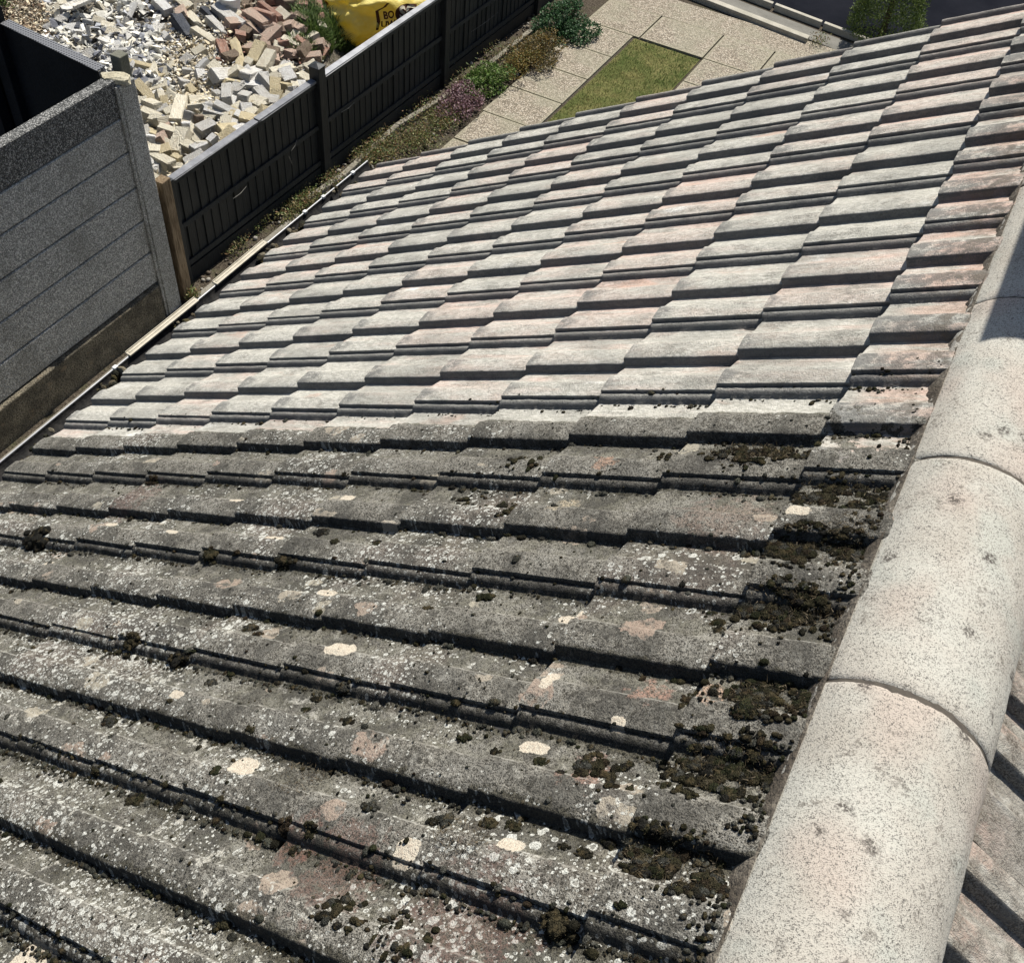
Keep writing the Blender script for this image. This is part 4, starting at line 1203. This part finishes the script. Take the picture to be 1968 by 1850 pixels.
def brick(u1, v1, u2, v2, wd, ht, colr, kind='whole', label=None, lift=0.0, tilt=None, name="brick", cat="brick"):
    a, b = heap_at(u1, v1), heap_at(u2, v2)
    z0 = (a[2] + b[2]) / 2
    dxy = b - a; L_ = max(.06, math.hypot(dxy[0], dxy[1])); yaw = math.atan2(dxy[1], dxy[0])
    me = random.choice(BM[kind])
    o = bpy.data.objects.new(name, me)
    t = tilt if tilt is not None else (rng.normal(0, .22), rng.normal(0, .20))
    o.location = ((a[0] + b[0]) / 2, (a[1] + b[1]) / 2, z0 + ht * .42 + lift)
    o.rotation_euler = (t[0], t[1], yaw)
    o.scale = (L_, wd, ht)
    link(o)
    o.material_slots[0].link = 'OBJECT'; o.material_slots[0].material = BMAT[colr]
    placed.append(((u1 + u2) / 2, (v1 + v2) / 2))
    cw = {'cream': 'cream', 'yellow': 'yellowish', 'white': 'white', 'grey': 'pale grey', 'red': 'red', 'pink': 'pinkish', 'brown': 'brown', 'slate': 'dark slate grey'}[colr]
    if label:
        tag(o, label, cat, group="large pieces of the rubble heap"); notable.append(((u1 + u2) / 2, (v1 + v2) / 2, label))
    return o
NOT = [
 (410, 168, 452, 142, .13, .09, 'grey', 'whole', "large pale grey block lying slanted in the middle of the rubble heap"),
 (470, 165, 502, 130, .11, .07, 'grey', 'whole', "pale grey brick pointing up to the right beside the largest grey block"),
 (438, 208, 437, 168, .085, .08, 'grey', 'whole', "narrow grey brick standing upright in front of the largest grey block"),
 (456, 168, 478, 176, .08, .07, 'grey', 'broken', "small grey half brick touching the upright narrow grey brick"),
 (497, 158, 538, 185, .09, .07, 'grey', 'whole', "long grey brick sloping down to the fence capping"),
 (541, 160, 566, 158, .15, .12, 'white', 'whole', "bright white cube shaped block closest to the fence post with the cap"),
 (392, 218, 438, 226, .10, .08, 'white', 'frog', "whitish brick with a hollow frog facing up near the middle of the lower heap"),
 (290, 300, 333, 330, .10, .075, 'cream', 'whole', "large cream brick lying against the corner of concrete post and black fence"),
 (335, 300, 358, 262, .12, .09, 'cream', 'whole', "big bright cream brick just above the corner of the black fence"),
 (308, 286, 322, 242, .075, .07, 'pink', 'whole', "slim pinkish brick standing on end beside the concrete post"),
 (338, 240, 352, 200, .10, .08, 'cream', 'whole', "broad cream brick facing the sun left of the frogged brick"),
 (266, 172, 300, 200, .08, .07, 'yellow', 'whole', "long yellowish brick sloping away from the head of the concrete post"),
 (282, 202, 306, 218, .10, .08, 'cream', 'whole', "cream brick touching the lower end of the long yellowish brick"),
 (287, 172, 304, 158, .10, .07, 'grey', 'chipped', "grey brick beyond the long yellowish brick"),
 (382, 262, 412, 244, .10, .08, 'grey', 'whole', "mid grey brick below the frogged brick"),
 (376, 240, 400, 232, .07, .07, 'brown', 'broken', "brownish half brick tucked under the frogged brick"),
 (360, 262, 360, 235, .07, .07, 'white', 'whole', "slim whitish brick standing upright below the broad cream brick"),
 (290, 240, 318, 238, .09, .08, 'cream', 'chipped', "cream brick with a darker end beside the slim pinkish brick"),
 (480, 190, 508, 210, .13, .05, 'cream', 'whole', "flat cream slab piece tilted below the long grey brick"),
 (466, 205, 474, 180, .09, .07, 'grey', 'whole', "grey brick between the narrow upright brick and the flat cream slab"),
 (448, 235, 458, 212, .09, .07, 'yellow', 'broken', "yellow green stained half brick right of the frogged brick"),
 (478, 228, 496, 212, .09, .07, 'cream', 'broken', "cream half brick close to the silver capping"),
 (404, 280, 428, 268, .10, .08, 'white', 'broken', "whitish broken block leaning near the silver capping"),
 (372, 300, 398, 285, .10, .08, 'white', 'chipped', "pale block with a dark hollow beside the big bright cream brick"),
 (356, 318, 396, 306, .10, .07, 'grey', 'whole', "grey brick half hidden behind the near end of the silver capping"),
 (337, 318, 350, 306, .08, .08, 'yellow', 'broken', "short yellowish brick end at the tip of the large cream brick"),
 (348, 18, 352, 48, .10, .08, 'pink', 'whole', "pink brick standing on end above the dark slate lump"),
 (414, 24, 468, 58, .10, .09, 'grey', 'whole', "long dull grey block above the stack of red bricks"),
 (436, 58, 470, 50, .10, .09, 'pink', 'broken', "short pinkish brick at the lower end of the long dull grey block"),
 (475, 32, 516, 62, .11, .10, 'pink', 'whole', "leftmost brick of the red stack mortared together"),
 (488, 28, 530, 58, .06, .12, 'red', 'whole', "middle brick of the red stack mortared together"),
 (500, 20, 540, 52, .06, .11, 'red', 'whole', "right brick of the red stack mortared together"),
 (506, 84, 538, 66, .11, .09, 'pink', 'whole', "pinkish brick crossing the lower end of the red stack"),
 (424, 92, 436, 118, .09, .08, 'red', 'frog', "red brick with its hollow frog facing up left of the curved yellow piece"),
 (452, 90, 466, 135, .07, .07, 'yellow', 'chipped', "long curved yellowish piece beside the red frogged brick"),
 (472, 92, 494, 112, .10, .08, 'pink', 'whole', "pinkish grey brick below the red stack"),
 (484, 118, 506, 104, .11, .10, 'yellow', 'whole', "yellowish cream brick below the pinkish grey brick"),
 (502, 138, 524, 118, .10, .10, 'cream', 'whole', "cream brick next to the yellowish one with a dark gap between"),
 (535, 28, 556, 42, .09, .07, 'cream', 'whole', "cream brick at the upper end of the long flat red one"),
 (552, 44, 582, 72, .09, .07, 'pink', 'whole', "long flat pinkish brick right of the red stack"),
 (564, 36, 590, 50, .09, .08, 'brown', 'whole', "brown brick behind the long flat pinkish brick"),
 (568, 58, 604, 72, .09, .07, 'pink', 'broken', "pink broken brick at the edge of the green tufts"),
 (536, 8, 558, 20, .11, .10, 'brown', 'whole', "brown grey cube like stone near the top edge"),
 (606, 2, 612, 24, .09, .08, 'red', 'whole', "dark red brick standing on end beside the yellow bag"),
 (372, 68, 412, 86, .09, .07, 'cream', 'whole', "sunlit cream brick right of the dark slate lump"),
 (362, 30, 384, 58, .08, .07, 'cream', 'chipped', "pale narrow brick right of the pink upright brick"),
 (402, 46, 434, 70, .08, .07, 'grey', 'chipped', "grey green broken brick between cream bricks and the long dull block"),
 (340, 52, 366, 72, .11, .09, 'slate', 'chipped', "dark slate grey lump among the pale bricks"),
 (300, 8, 326, 30, .10, .08, 'white', 'whole', "white painted brick, the lower of two near the top edge"),
 (306, -6, 332, 10, .10, .08, 'white', 'whole', "white painted brick, the upper of two near the top edge"),
 (285, 82, 306, 50, .13, .03, 'grey', 'whole', "flat grey slab fragment with a stained corner"),
 (252, 68, 270, 52, .13, .03, 'grey', 'broken', "smaller flat grey slab fragment left of the stained one"),
 (220, 95, 242, 88, .10, .05, 'white', 'broken', "pale pinkish plaster lump touching the corner post"),
 (206, 68, 238, 72, .09, .06, 'cream', 'chipped', "cream topped half round lump above the corner post"),
 (112, 48, 134, 50, .08, .07, 'grey', 'broken', "small pale block above the perforated capping"),
 (112, 4, 124, 20, .09, .08, 'cream', 'whole', "cream brick near the top left corner"),
 (575, 112, 590, 96, .10, .09, 'brown', 'chipped', "olive grey stone beside the green tufts"),
 (540, 140, 560, 122, .10, .05, 'white', 'broken', "white dusty slab piece above the bright white block"),
 (570, 130, 600, 128, .05, .03, 'cream', 'broken', "thin mossy cream fragment next to the cap of the fence post"),
]
for n_ in NOT: brick(*n_)
# concrete channel tile and bucket
def channel():
    m = MB(); prof = [(-.09, .03), (-.075, .03), (-.065, .008), (0, 0), (.065, .008), (.075, .03), (.09, .03), (.09, .02), (.08, .016), (.07, -.006), (0, -.014), (-.07, -.006), (-.08, .016), (-.09, .02)]
    n = len(prof); vs = [(x_, y_, z_) for x_ in (-.19, .19) for (y_, z_) in prof]
    m.add(vs, [(k, (k + 1) % n, n + (k + 1) % n, n + k) for k in range(n)] + [tuple(range(n))[::-1], tuple(range(n, 2 * n))])
    p = heap_at(160, 26); q = heap_at(180, 12)
    o = m.build("channel_tile", BMAT['grey'], None, bevel=.003, loc=(p[0], p[1], p[2] + .09), rot=(-.25, .12, math.atan2(q[1] - p[1], q[0] - p[0])))
    tag(o, "grey concrete channel tile with raised rims lying in the upper left rubble", "tile")
channel()
def bucket():
    m = MB(); n = 28
    p = heap_at(444, 22); R0, R1, H = .085, .105, .19
    def ring(r_, z_): return [(r_ * math.cos(6.2832 * k / n), r_ * math.sin(6.2832 * k / n) * .9, z_) for k in range(n)]
    rings = [ring(R0, 0), ring(R1, H), ring(R1 + .007, H), ring(R1 + .007, H + .014), ring(R1 - .004, H + .016), ring(R1 - .012, H + .006), ring(.02, H + .005)]
    vs = sum(rings, []); fs = []
    for a in range(len(rings) - 1):
        for k in range(n): fs.append((a * n + k, a * n + (k + 1) % n, (a + 1) * n + (k + 1) % n, (a + 1) * n + k))
    fs.append(tuple(range(6 * n, 7 * n))); fs.append(tuple(range(n))[::-1])
    m.add(vs, fs)
    M_bk = simple("white_plastic", (.66, .67, .66), (.72, .73, .72), 4, .4, 0, 30, .4, .12)
    b = empty("bucket", (p[0], p[1], p[2] - .03)); b.rotation_euler = (.12, .05, .3)
    tag(b, "white plastic tub with closed lid standing in the rubble at the top edge", "tub")
    o = m.build("tub", M_bk, None); o.parent = b
    h_ = MB(); h_.tube([(R1 * math.cos(a) * 1.06, R1 * math.sin(a) * .96, H - .03 - .05 * math.sin((a - .2) / 2.7 * 3.14)) for a in [.2 + .27 * k for k in range(11)]], .003, 6)
    ho = h_.build("handle", M_cap, None); ho.parent = b
bucket()
# the many other bricks
zones = [((262, 600), (130, 345), 120, ['cream'] * 8 + ['white'] * 3 + ['grey'] * 2 + ['yellow'] * 2, 12),
         ((425, 640), (-40, 120), 60, ['red'] * 3 + ['brown'] * 4 + ['pink'] * 5 + ['cream'] * 3, 12),
         ((80, 425), (-50, 150), 56, ['white'] * 6 + ['grey'] * 4 + ['cream'] * 3 + ['slate'], 15)]
znames = ["in the lower heap behind the black fence", "in the reddish part of the heap near the yellow bag", "among the pale shards at the upper left of the heap"]
cwn = {'cream': 'cream', 'yellow': 'yellowish', 'white': 'whitish', 'grey': 'grey', 'red': 'red', 'pink': 'pinkish', 'brown': 'brown', 'slate': 'dark grey'}
used = []
for zi, ((ua, ub), (va, vb), cnt, pal, md) in enumerate(zones):
    k = 0; tr = 0
    while k < cnt and tr < 9000:
        tr += 1
        u = rng.uniform(ua, ub); v = rng.uniform(va, vb)
        p = heap_at(u, v)
        if p[0] > -5.16 or p[1] < 3.1: continue
        if (p[0] + 5.05) * .86 + (p[1] - 4.95) * .51 > -.10: continue
        if zi == 0 and 330 < u < 430 and v < 195 and rng.random() < .7: continue
        if any((u - a) ** 2 + (v - b) ** 2 < (md * .95) ** 2 for a, b in placed): continue
        an = rng.random() * 6.283; L_ = rng.choice([.215, .19, .12, .10, .15]) if zi != 2 else rng.uniform(.08, .2)
        me_k = 'whole' if L_ > .18 else rng.choice(['broken', 'chipped', 'whole'])
        o = bpy.data.objects.new("brick", random.choice(BM[str(me_k)]))
        c = random.choice(pal)
        big_t = .30 if zi < 2 else .45
        o.rotation_euler = (rng.normal(0, big_t) + (1.57 if rng.random() < .18 else 0), rng.normal(0, big_t), an)
        ht = .068 if zi < 2 else rng.uniform(.02, .07)
        wd = .102 if zi < 2 else rng.uniform(.06, .12)
        o.scale = (L_ * rng.uniform(.95, 1.05), wd, ht)
        o.location = (p[0], p[1], p[2] + rng.uniform(.0, .035))
        link(o)
        o.material_slots[0].link = 'OBJECT'; o.material_slots[0].material = BMAT[c]
        form = {'whole': 'brick', 'broken': 'broken half brick', 'chipped': 'chipped brick'}[str(me_k)]
        ab = min(notable, key=lambda q: (q[0] - u) ** 2 + (q[1] - v) ** 2)
        ddu, ddv = u - ab[0], v - ab[1]
        dirw = ("right of" if ddu > 0 else "left of") if abs(ddu) > abs(ddv) else ("in front of" if ddv > 0 else "behind")
        wds = ab[2].split()[:7]
        while wds[-1] in ("the", "of", "a", "to", "and", "on", "in", "its", "with", "at", "by", "from", "beside", "below", "above", "near", "facing", "up", "right", "left", "closest", "touching", "between", "next", "just"): wds.pop()
        near = "close " if math.hypot(ddu, ddv) < 16 else ""
        lab = f"{cwn[c]} {form} {near}{dirw} the {' '.join(wds)}"
        if sum(1 for q in used if q == lab): lab = ("small " if L_ < .16 else "full size ") + lab
        used.append(lab)
        tag(o, lab, "brick", group="loose bricks of the rubble heap")
        placed.append((u, v)); k += 1

byl = {}
for o in [q for q in bpy.data.objects if q.get("group") == "loose bricks of the rubble heap"]: byl.setdefault(o["label"], []).append(o)
for lab, oo in byl.items():
    if len(oo) in (2, 3):
        oo.sort(key=lambda q: pix(q.location)[1])
        wd_ = ("uppermost", "lowermost") if len(oo) == 2 else ("uppermost", "midmost", "lowermost")
        base_ = lab.replace("full size ", "").replace("small ", "")
        for q, w_ in zip(oo, wd_): q["label"] = w_ + " " + base_

# ================================================================== YELLOW BAG
def bag():
    M = Mat("yellow_woven_plastic", .5, .4)
    o_ = M.obj(); n1 = M.noise(o_, 6, 4, .6); c = M.mix(M.ramp(n1, .3, .7), (.88, .70, .13), (.90, .78, .26)); M.color(c)
    M.bump(M.noise(o_, 14, 4, .6), .02, .8)
    tr = M.node("ShaderNodeBsdfTranslucent", {"Color": c}); mx = M.node("ShaderNodeMixShader", {0: .35})
    M.t.links.new(M.b.outputs[0], mx.inputs[1]); M.t.links.new(tr.outputs[0], mx.inputs[2])
    M.t.links.new(mx.outputs[0], M.t.nodes["Material Output"].inputs[0])
    ctr = at(780, 8, -3.70)
    ctr = np.array([ctr[0], ctr[1], -3.72])
    ends = (at(640, 30, -3.8), at(860, 0, -3.8))
    yaw = math.atan2(ends[1][1] - ends[0][1], ends[1][0] - ends[0][0])
    A, B, H = .86, .44, .29
    nu, nv = 170, 70
    def surf(th, ph):
        cx_, sx_ = math.cos(th), math.sin(th); cp_, sp_ = math.cos(ph), math.sin(ph)
        sq = lambda q, e: math.copysign(abs(q) ** e, q)
        x = A * sq(cx_, .62) * sq(cp_, .55); y = B * sq(sx_, .62) * sq(cp_, .55); z = H * sq(sp_, .75)
        p = Vector((x, y, z))
        k = 1.06 + .16 * noise.noise(p * 2.4) + .05 * noise.noise(p * 6 + Vector((3, 1, 0)))
        crease = abs(noise.noise(Vector((x * 5 + z * 3, y * 5 + z * 4, 2)))) * -.16 + abs(noise.noise(Vector((x * 10 + y * 4, z * 12, y * 8)))) * -.09
        return p * (k + crease)
    mb = MB(); V = []
    for b in range(nv + 1):
        ph = -math.pi / 2 + math.pi * b / nv
        for a in range(nu): V.append(tuple(surf(2 * math.pi * a / nu, ph)))
    F = [(b * nu + a, b * nu + (a + 1) % nu, (b + 1) * nu + (a + 1) % nu, (b + 1) * nu + a) for b in range(nv) for a in range(nu)]
    mb.add(V, F)
    root = empty("builders_bag", (ctr[0], ctr[1], -3.68), yaw)
    tag(root, "yellow builders bulk bag with brown print slumped on grass behind the black fence", "bag")
    o = mb.build("bag_body", M.m, None, smooth=True); o.parent = root
    # loops on top
    for (x0, x1) in ((-.5, -.25), (.1, .4)):
        l = MB(); l.tube([(x0 + (x1 - x0) * t, -.1 + .1 * math.sin(t * 5), H * .9 + .10 * math.sin(math.pi * t)) for t in [k / 10 for k in range(11)]], .014, 6)
        lo = l.build("lifting_loop", M.m, None, smooth=True); lo.parent = root
    # print on the side facing the house: project flat artwork on the body
    M_br = simple("brown_print", (.085, .032, .018), (.12, .045, .024), 8, .5)
    M_wp = simple("pale_print", (.62, .56, .42), (.7, .64, .5), 8, .5)
    def onto(x, z, off):
        # find the surface on the -y side for a given x,z by stepping the parameters
        best = None
        ph = math.asin(max(-.98, min(.98, math.copysign(abs(z / H) ** (1 / .75), z))))
        lo, hi = math.pi, 2 * math.pi
        for _ in range(26):
            mid_ = (lo + hi) / 2
            if surf(mid_, ph).x < x: lo = mid_
            else: hi = mid_
        p = surf((lo + hi) / 2, ph)
        return Vector((p.x, p.y, p.z)) + Vector((0, -off, off * .35))
    def art(name, tris, mat, off):
        m = MB(); vs = [tuple(onto(x, z, off)) for (x, z) in tris[0]]
        m.add(vs, tris[1]); q = m.build(name, mat, None); q.parent = o
    def ellipse(cx_, cz_, rx, rz, n=40, rings=6, wob=0.1):
        vs = [(cx_, cz_)]; fs = []
        for r_ in range(1, rings + 1):
            for k in range(n):
                a = 6.2832 * k / n; ww = 1 + wob * math.sin(3 * a + 1)
                vs.append((cx_ + rx * ww * r_ / rings * math.cos(a), cz_ + rz * ww * r_ / rings * math.sin(a)))
        for k in range(n): fs.append((0, 1 + k, 1 + (k + 1) % n))
        for r_ in range(1, rings):
            for k in range(n): fs.append((1 + (r_ - 1) * n + k, 1 + r_ * n + k, 1 + r_ * n + (k + 1) % n, 1 + (r_ - 1) * n + (k + 1) % n))
        return vs, fs
    rm = Matrix.Translation((ctr[0], ctr[1], -3.68)) @ Matrix.Rotation(yaw, 4, 'Z')
    grid = []
    for a in range(60):
        for b in range(40):
            x = -A + 2 * A * (a + .5) / 60; z = -H * .4 + H * 1.35 * (b + .5) / 40
            if z > H * .95: continue
            p = onto(x, z, 0); w_ = rm @ p; grid.append((pix(w_), x, z))
    def spot(u, v): return min(grid, key=lambda g: (g[0][0] - u) ** 2 + (g[0][1] - v) ** 2)[1:]
    px1, pz1 = spot(786, 27); px2, pz2 = spot(738, 32); px3, pz3 = spot(734, 47); l1 = spot(745, 6); l2 = spot(724, 22); l3 = spot(722, 58); px4, pz4 = spot(766, 36)
    art("logo_patch", ellipse(px1 + .03, pz1, .20, .10), M_br, .012)
    def stripe(pts, wd):
        vs, fs = [], []
        for i, (x, z) in enumerate(pts): vs += [(x - wd, z), (x + wd, z)]
        for i in range(len(pts) - 1): fs.append((2 * i, 2 * i + 1, 2 * i + 3, 2 * i + 2))
        return vs, fs
    art("printed_line", stripe([l1, ((l1[0] + l2[0]) / 2 + .02, (l1[1] + l2[1]) / 2), l2, ((l2[0] + l3[0]) / 2 + .01, (l2[1] + l3[1]) / 2), l3], .014), M_br, .012)
    def word(txt, x, z, size, mat, off, bold=.0):
        cu = bpy.data.curves.new("t", 'FONT'); cu.body = txt; cu.size = size; cu.offset = bold; cu.resolution_u = 3
        to = bpy.data.objects.new("t", cu); COL.objects.link(to)
        dg = bpy.context.evaluated_depsgraph_get(); me = bpy.data.meshes.new_from_object(to.evaluated_get(dg))
        vs = [(x + q.co.x, z + q.co.y) for q in me.vertices]; fs = [tuple(pq.vertices) for pq in me.polygons]
        bpy.data.objects.remove(to); bpy.data.curves.remove(cu); bpy.data.meshes.remove(me)
        art("lettering", (vs, fs), mat, off)
    word("SO", px4, pz4, .15, M_wp, .022, .006)
    word("BO", px2, pz2 - .02, .085, M_br, .014, .003)
    word("UW", px3, pz3 - .03, .085, M_br, .014, .003)
bag()

# ================================================================== PLANTS
def leaf_mat(name, c1, c2, trans=.25):
    M = Mat(name, .6, .3)
    a = M.attr("col", "Color"); M.color(a)
    tr = M.node("ShaderNodeBsdfTranslucent", {"Color": a}); mx = M.node("ShaderNodeMixShader", {0: trans})
    M.t.links.new(M.b.outputs[0], mx.inputs[1]); M.t.links.new(tr.outputs[0], mx.inputs[2])
    M.t.links.new(mx.outputs[0], M.t.nodes["Material Output"].inputs[0])
    return M.m
M_leaf = leaf_mat("leaves", 0, 0)
M_stem = simple("stems", (.06, .04, .025), (.10, .07, .045), 20)
def leaf_add(mb, p, L_, W_, col, up=.4):
    dv = rng.normal(0, 1, 3); dv[2] = dv[2] * .6 + up; dv /= np.linalg.norm(dv)
    sv = np.cross(dv, rng.normal(0, 1, 3)); sv /= np.linalg.norm(sv); nv_ = np.cross(dv, sv)
    k = rng.uniform(.65, 1.3)
    mb.add([p, p + dv * L_ * .5 + sv * W_ + nv_ * W_ * .2, p + dv * L_, p + dv * L_ * .5 - sv * W_ + nv_ * W_ * .2], [(0, 1, 2, 3)], tuple(c * k for c in col))
def shrub(name, u, v, rx, ry, h, N, L_, W_, cols, label, seed, cat="shrub", z0=GZ):
    p0 = at(u, v, z0 + h * .5); base = (p0[0], p0[1], z0)
    root = empty(name, base); tag(root, label, cat, group="shrubs in the bed beside the slab path" if cat == "shrub" else None)
    mb = MB()
    clumps = [(rng.normal(0, .55, 2), rng.uniform(.2, .95)) for _ in range(16)]
    for _ in range(N):
        c, ch = clumps[rng.integers(0, 16)]
        d3 = rng.normal(0, 1, 3); d3 /= np.linalg.norm(d3); rr = rng.uniform(.55, 1.0) ** .5
        x = (c[0] * .8 + d3[0] * .42 * rr); y = (c[1] * .8 + d3[1] * .42 * rr); z = ch + d3[2] * .34 * rr
        q = math.hypot(x, y)
        if q > 1.35 or z > 1.15: continue
        if z < .03: z = .03 + rng.random() * .1
        z *= (1 - .25 * q * q)
        leaf_add(mb, np.array([x * rx, y * ry, z * h]), L_ * rng.uniform(.7, 1.3), W_ * rng.uniform(.7, 1.3), random.choice(cols))
    o = mb.build("foliage", M_leaf, None); o.parent = root
    m = MB()
    for _ in range(12):
        a = rng.random() * 6.28; r_ = rng.uniform(.3, .8)
        m.tube([(0, 0, -.02), (math.cos(a) * r_ * rx * .4, math.sin(a) * r_ * ry * .4, h * .4), (math.cos(a) * r_ * rx, math.sin(a) * r_ * ry, h * .8)], [.006, .004, .002], 5)
    so = m.build("stems", M_stem, None); so.parent = root
    return root
G1 = [(.035, .085, .03), (.05, .12, .045), (.09, .17, .075), (.025, .06, .025)]
G2 = [(.10, .18, .035), (.14, .22, .05), (.07, .13, .03), (.20, .24, .09)]
GOLD = [(.30, .20, .06), (.16, .13, .04), (.28, .20, .06), (.13, .10, .035), (.16, .17, .05)]
BRN = [(.15, .12, .05), (.11, .09, .045), (.19, .14, .06), (.09, .10, .04)]
PURP = [(.18, .09, .11), (.12, .06, .07), (.28, .18, .19), (.13, .09, .06), (.36, .25, .27)]
shrub("shrub", 1092, 40, .27, .34, .27, 5200, .030, .009, G1, "glossy dark green shrub, the farthest in the bed beside the path", 1)
shrub("shrub", 1040, 92, .25, .40, .19, 4800, .022, .006, BRN + GOLD[:2], "bronze brown heathery shrub between the dark green and golden ones", 2)
shrub("shrub", 1003, 124, .22, .34, .16, 3600, .020, .0055, GOLD, "small golden orange shrub in the middle of the bed", 3)
shrub("shrub", 948, 150, .22, .36, .15, 3000, .032, .008, G2, "light green leafy plant between golden shrub and purple one", 4)
shrub("shrub", 897, 195, .23, .38, .14, 3400, .024, .007, PURP, "purple leaved shrub, nearest to the roof in the bed", 5)
# low weeds and leaf litter
def groundcover():
    mb = MB(); cols = [(.12, .17, .05), (.19, .18, .06), (.26, .16, .08), (.08, .10, .035), (.16, .13, .06), (.28, .26, .13)]
    spots = [(740, 293, 40, 900), (800, 270, 40, 900), (850, 235, 30, 600), (870, 215, 25, 400), (700, 305, 25, 350), (600, 385, 30, 350), (575, 395, 25, 350), (560, 420, 20, 200), (372, 572, 12, 180), (900, 160, 40, 300), (960, 110, 40, 300), (820, 222, 50, 400), (500, 420, 40, 250),
             (1575, 82, 18, 120), (445, 470, 40, 300), (640, 350, 30, 250), (730, 270, 40, 300)]
    for (u, v, rp, n) in spots:
        for _ in range(int(n * 1.7)):
            p = at(u + rng.normal(0, rp * .5), v + rng.normal(0, rp * .35), GZ + .01)
            if p[0] < -4.95: continue
            leaf_add(mb, p + np.array([0, 0, rng.random() * .07]), rng.uniform(.012, .035), rng.uniform(.003, .008), random.choice(cols), .6)
    o = mb.build("ground_cover", M_leaf, None); tag(o, "low weeds, creeping plants and dead leaves along the bed at the fence foot", "weeds", kind="stuff")
    # pebbles and soil lumps in the bed
    m = MB()
    for _ in range(900):
        y = rng.uniform(2.9, 9.0); x = rng.uniform(-4.93, -4.38); r_ = rng.gamma(2, .006)
        b, f_ = I1; k = rng.uniform(.3, 1, 3)
        m.add(b * r_ * (.6 + .5 * k) + np.array([x, y, GZ - .012]), f_, random.choice([(.10, .08, .06), (.16, .14, .11), (.30, .28, .24), (.07, .055, .04)]))
    Mp = Mat("pebbles"); Mp.color(Mp.attr("col", "Color"))
    o = m.build("pebbles", Mp.m, None, smooth=True); tag(o, "small stones and clods on the soil of the bed", "pebbles", kind="stuff")
groundcover()
# grass round the bag
def tufts():
    mb = MB(); cols = [(.095, .155, .035), (.065, .11, .028), (.15, .205, .06), (.05, .08, .022)]
    mounds = [(at(u, v, -3.9), r_, n, h) for (u, v, r_, n, h) in ((640, 92, .20, 1500, .16), (610, 118, .16, 1200, .15), (665, 75, .15, 500, .10), (640, 60, .25, 600, .10), (700, 95, .2, 500, .1), (600, 100, .15, 400, .1), (630, 38, .12, 450, .14), (590, 150, .15, 300, .08), (720, 85, .25, 500, .09))]
    for (c, r_, n, h) in mounds:
        for _ in range(n):
            rr = r_ * math.sqrt(rng.random()); a = rng.random() * 6.283
            x, y = c[0] + rr * math.cos(a), c[1] + rr * math.sin(a)
            if x > -5.03: continue
            hh = h * (1 - (rr / r_) ** 2 * .6)
            z = zr(x, y) - .045 + hh * .5 * rng.random()
            hgt = rng.uniform(.05, .13); le = rng.uniform(.02, .09); an = a + rng.normal(0, .8); dx, dy = math.cos(an), math.sin(an); wv = .0035
            k = rng.uniform(.7, 1.25); cc = random.choice(cols)
            mb.add([(x + dy * wv, y - dx * wv, z), (x - dy * wv, y + dx * wv, z), (x - dy * wv + dx * le * .4, y + dx * wv + dy * le * .4, z + hgt * .7), (x + dy * wv + dx * le * .4, y - dx * wv + dy * le * .4, z + hgt * .7), (x + dx * le, y + dy * le, z + hgt)],
                   [(0, 1, 2, 3), (3, 2, 4)], tuple(v * k for v in cc))
    for _ in range(6000):
        x = rng.uniform(-7.2, -5.03); y = rng.uniform(4.8, 9.5)
        if (x + 5.05) * .86 + (y - 4.95) * .51 < -.05: continue
        z = zr(x, y) - .045; hgt = rng.uniform(.03, .09); le = rng.uniform(0, .05); an = rng.random() * 6.28; dx, dy = math.cos(an), math.sin(an); wv = .003; k = rng.uniform(.6, 1.1); cc = random.choice(cols)
        mb.add([(x + dy * wv, y - dx * wv, z), (x - dy * wv, y + dx * wv, z), (x + dx * le, y + dy * le, z + hgt)], [(0, 1, 2)], tuple(v * k for v in cc))
    for _ in range(300):
        p = at(8 + rng.normal(0, 6), 4 + rng.normal(0, 6), -3.5)
        leaf_add(mb, p + np.array([0, 0, rng.random() * .12]), .05, .008, random.choice(cols), .8)
    o = mb.build("grass_tufts", M_leaf, None); tag(o, "rough green grass tufts growing around the yellow bag behind the fence", "grass", kind="stuff")
tufts()
# clipped conifer at the road
def conifer():
    base = at(1680, 92, GZ); root = empty("conifer", (base[0], base[1] + .25, GZ)); tag(root, "small dense clipped green conifer in front of the dark road", "tree")
    mb = MB(); H = 1.15
    for _ in range(14000):
        t = rng.random() ** 1.1; a = rng.random() * 6.283
        R_ = .36 * (1 - t ** 2.2) * (1 + .15 * noise.noise(Vector((math.cos(a) * 2, math.sin(a) * 2, t * 5)))) + .04
        rr = R_ * rng.uniform(.75, 1.03)
        p = np.array([rr * math.cos(a), rr * math.sin(a), .06 + t * H])
        leaf_add(mb, p, .035, .006, random.choice([(.10, .15, .03), (.14, .19, .04), (.19, .24, .06), (.06, .09, .02)]), .8)
    o = mb.build("crown", M_leaf, None); o.parent = root
    m = MB(); m.tube([(0, 0, -.05), (0, 0, .5), (0, 0, 1.05)], [.04, .03, .01], 8); t_ = m.build("trunk", M_stem, None); t_.parent = root
conifer()
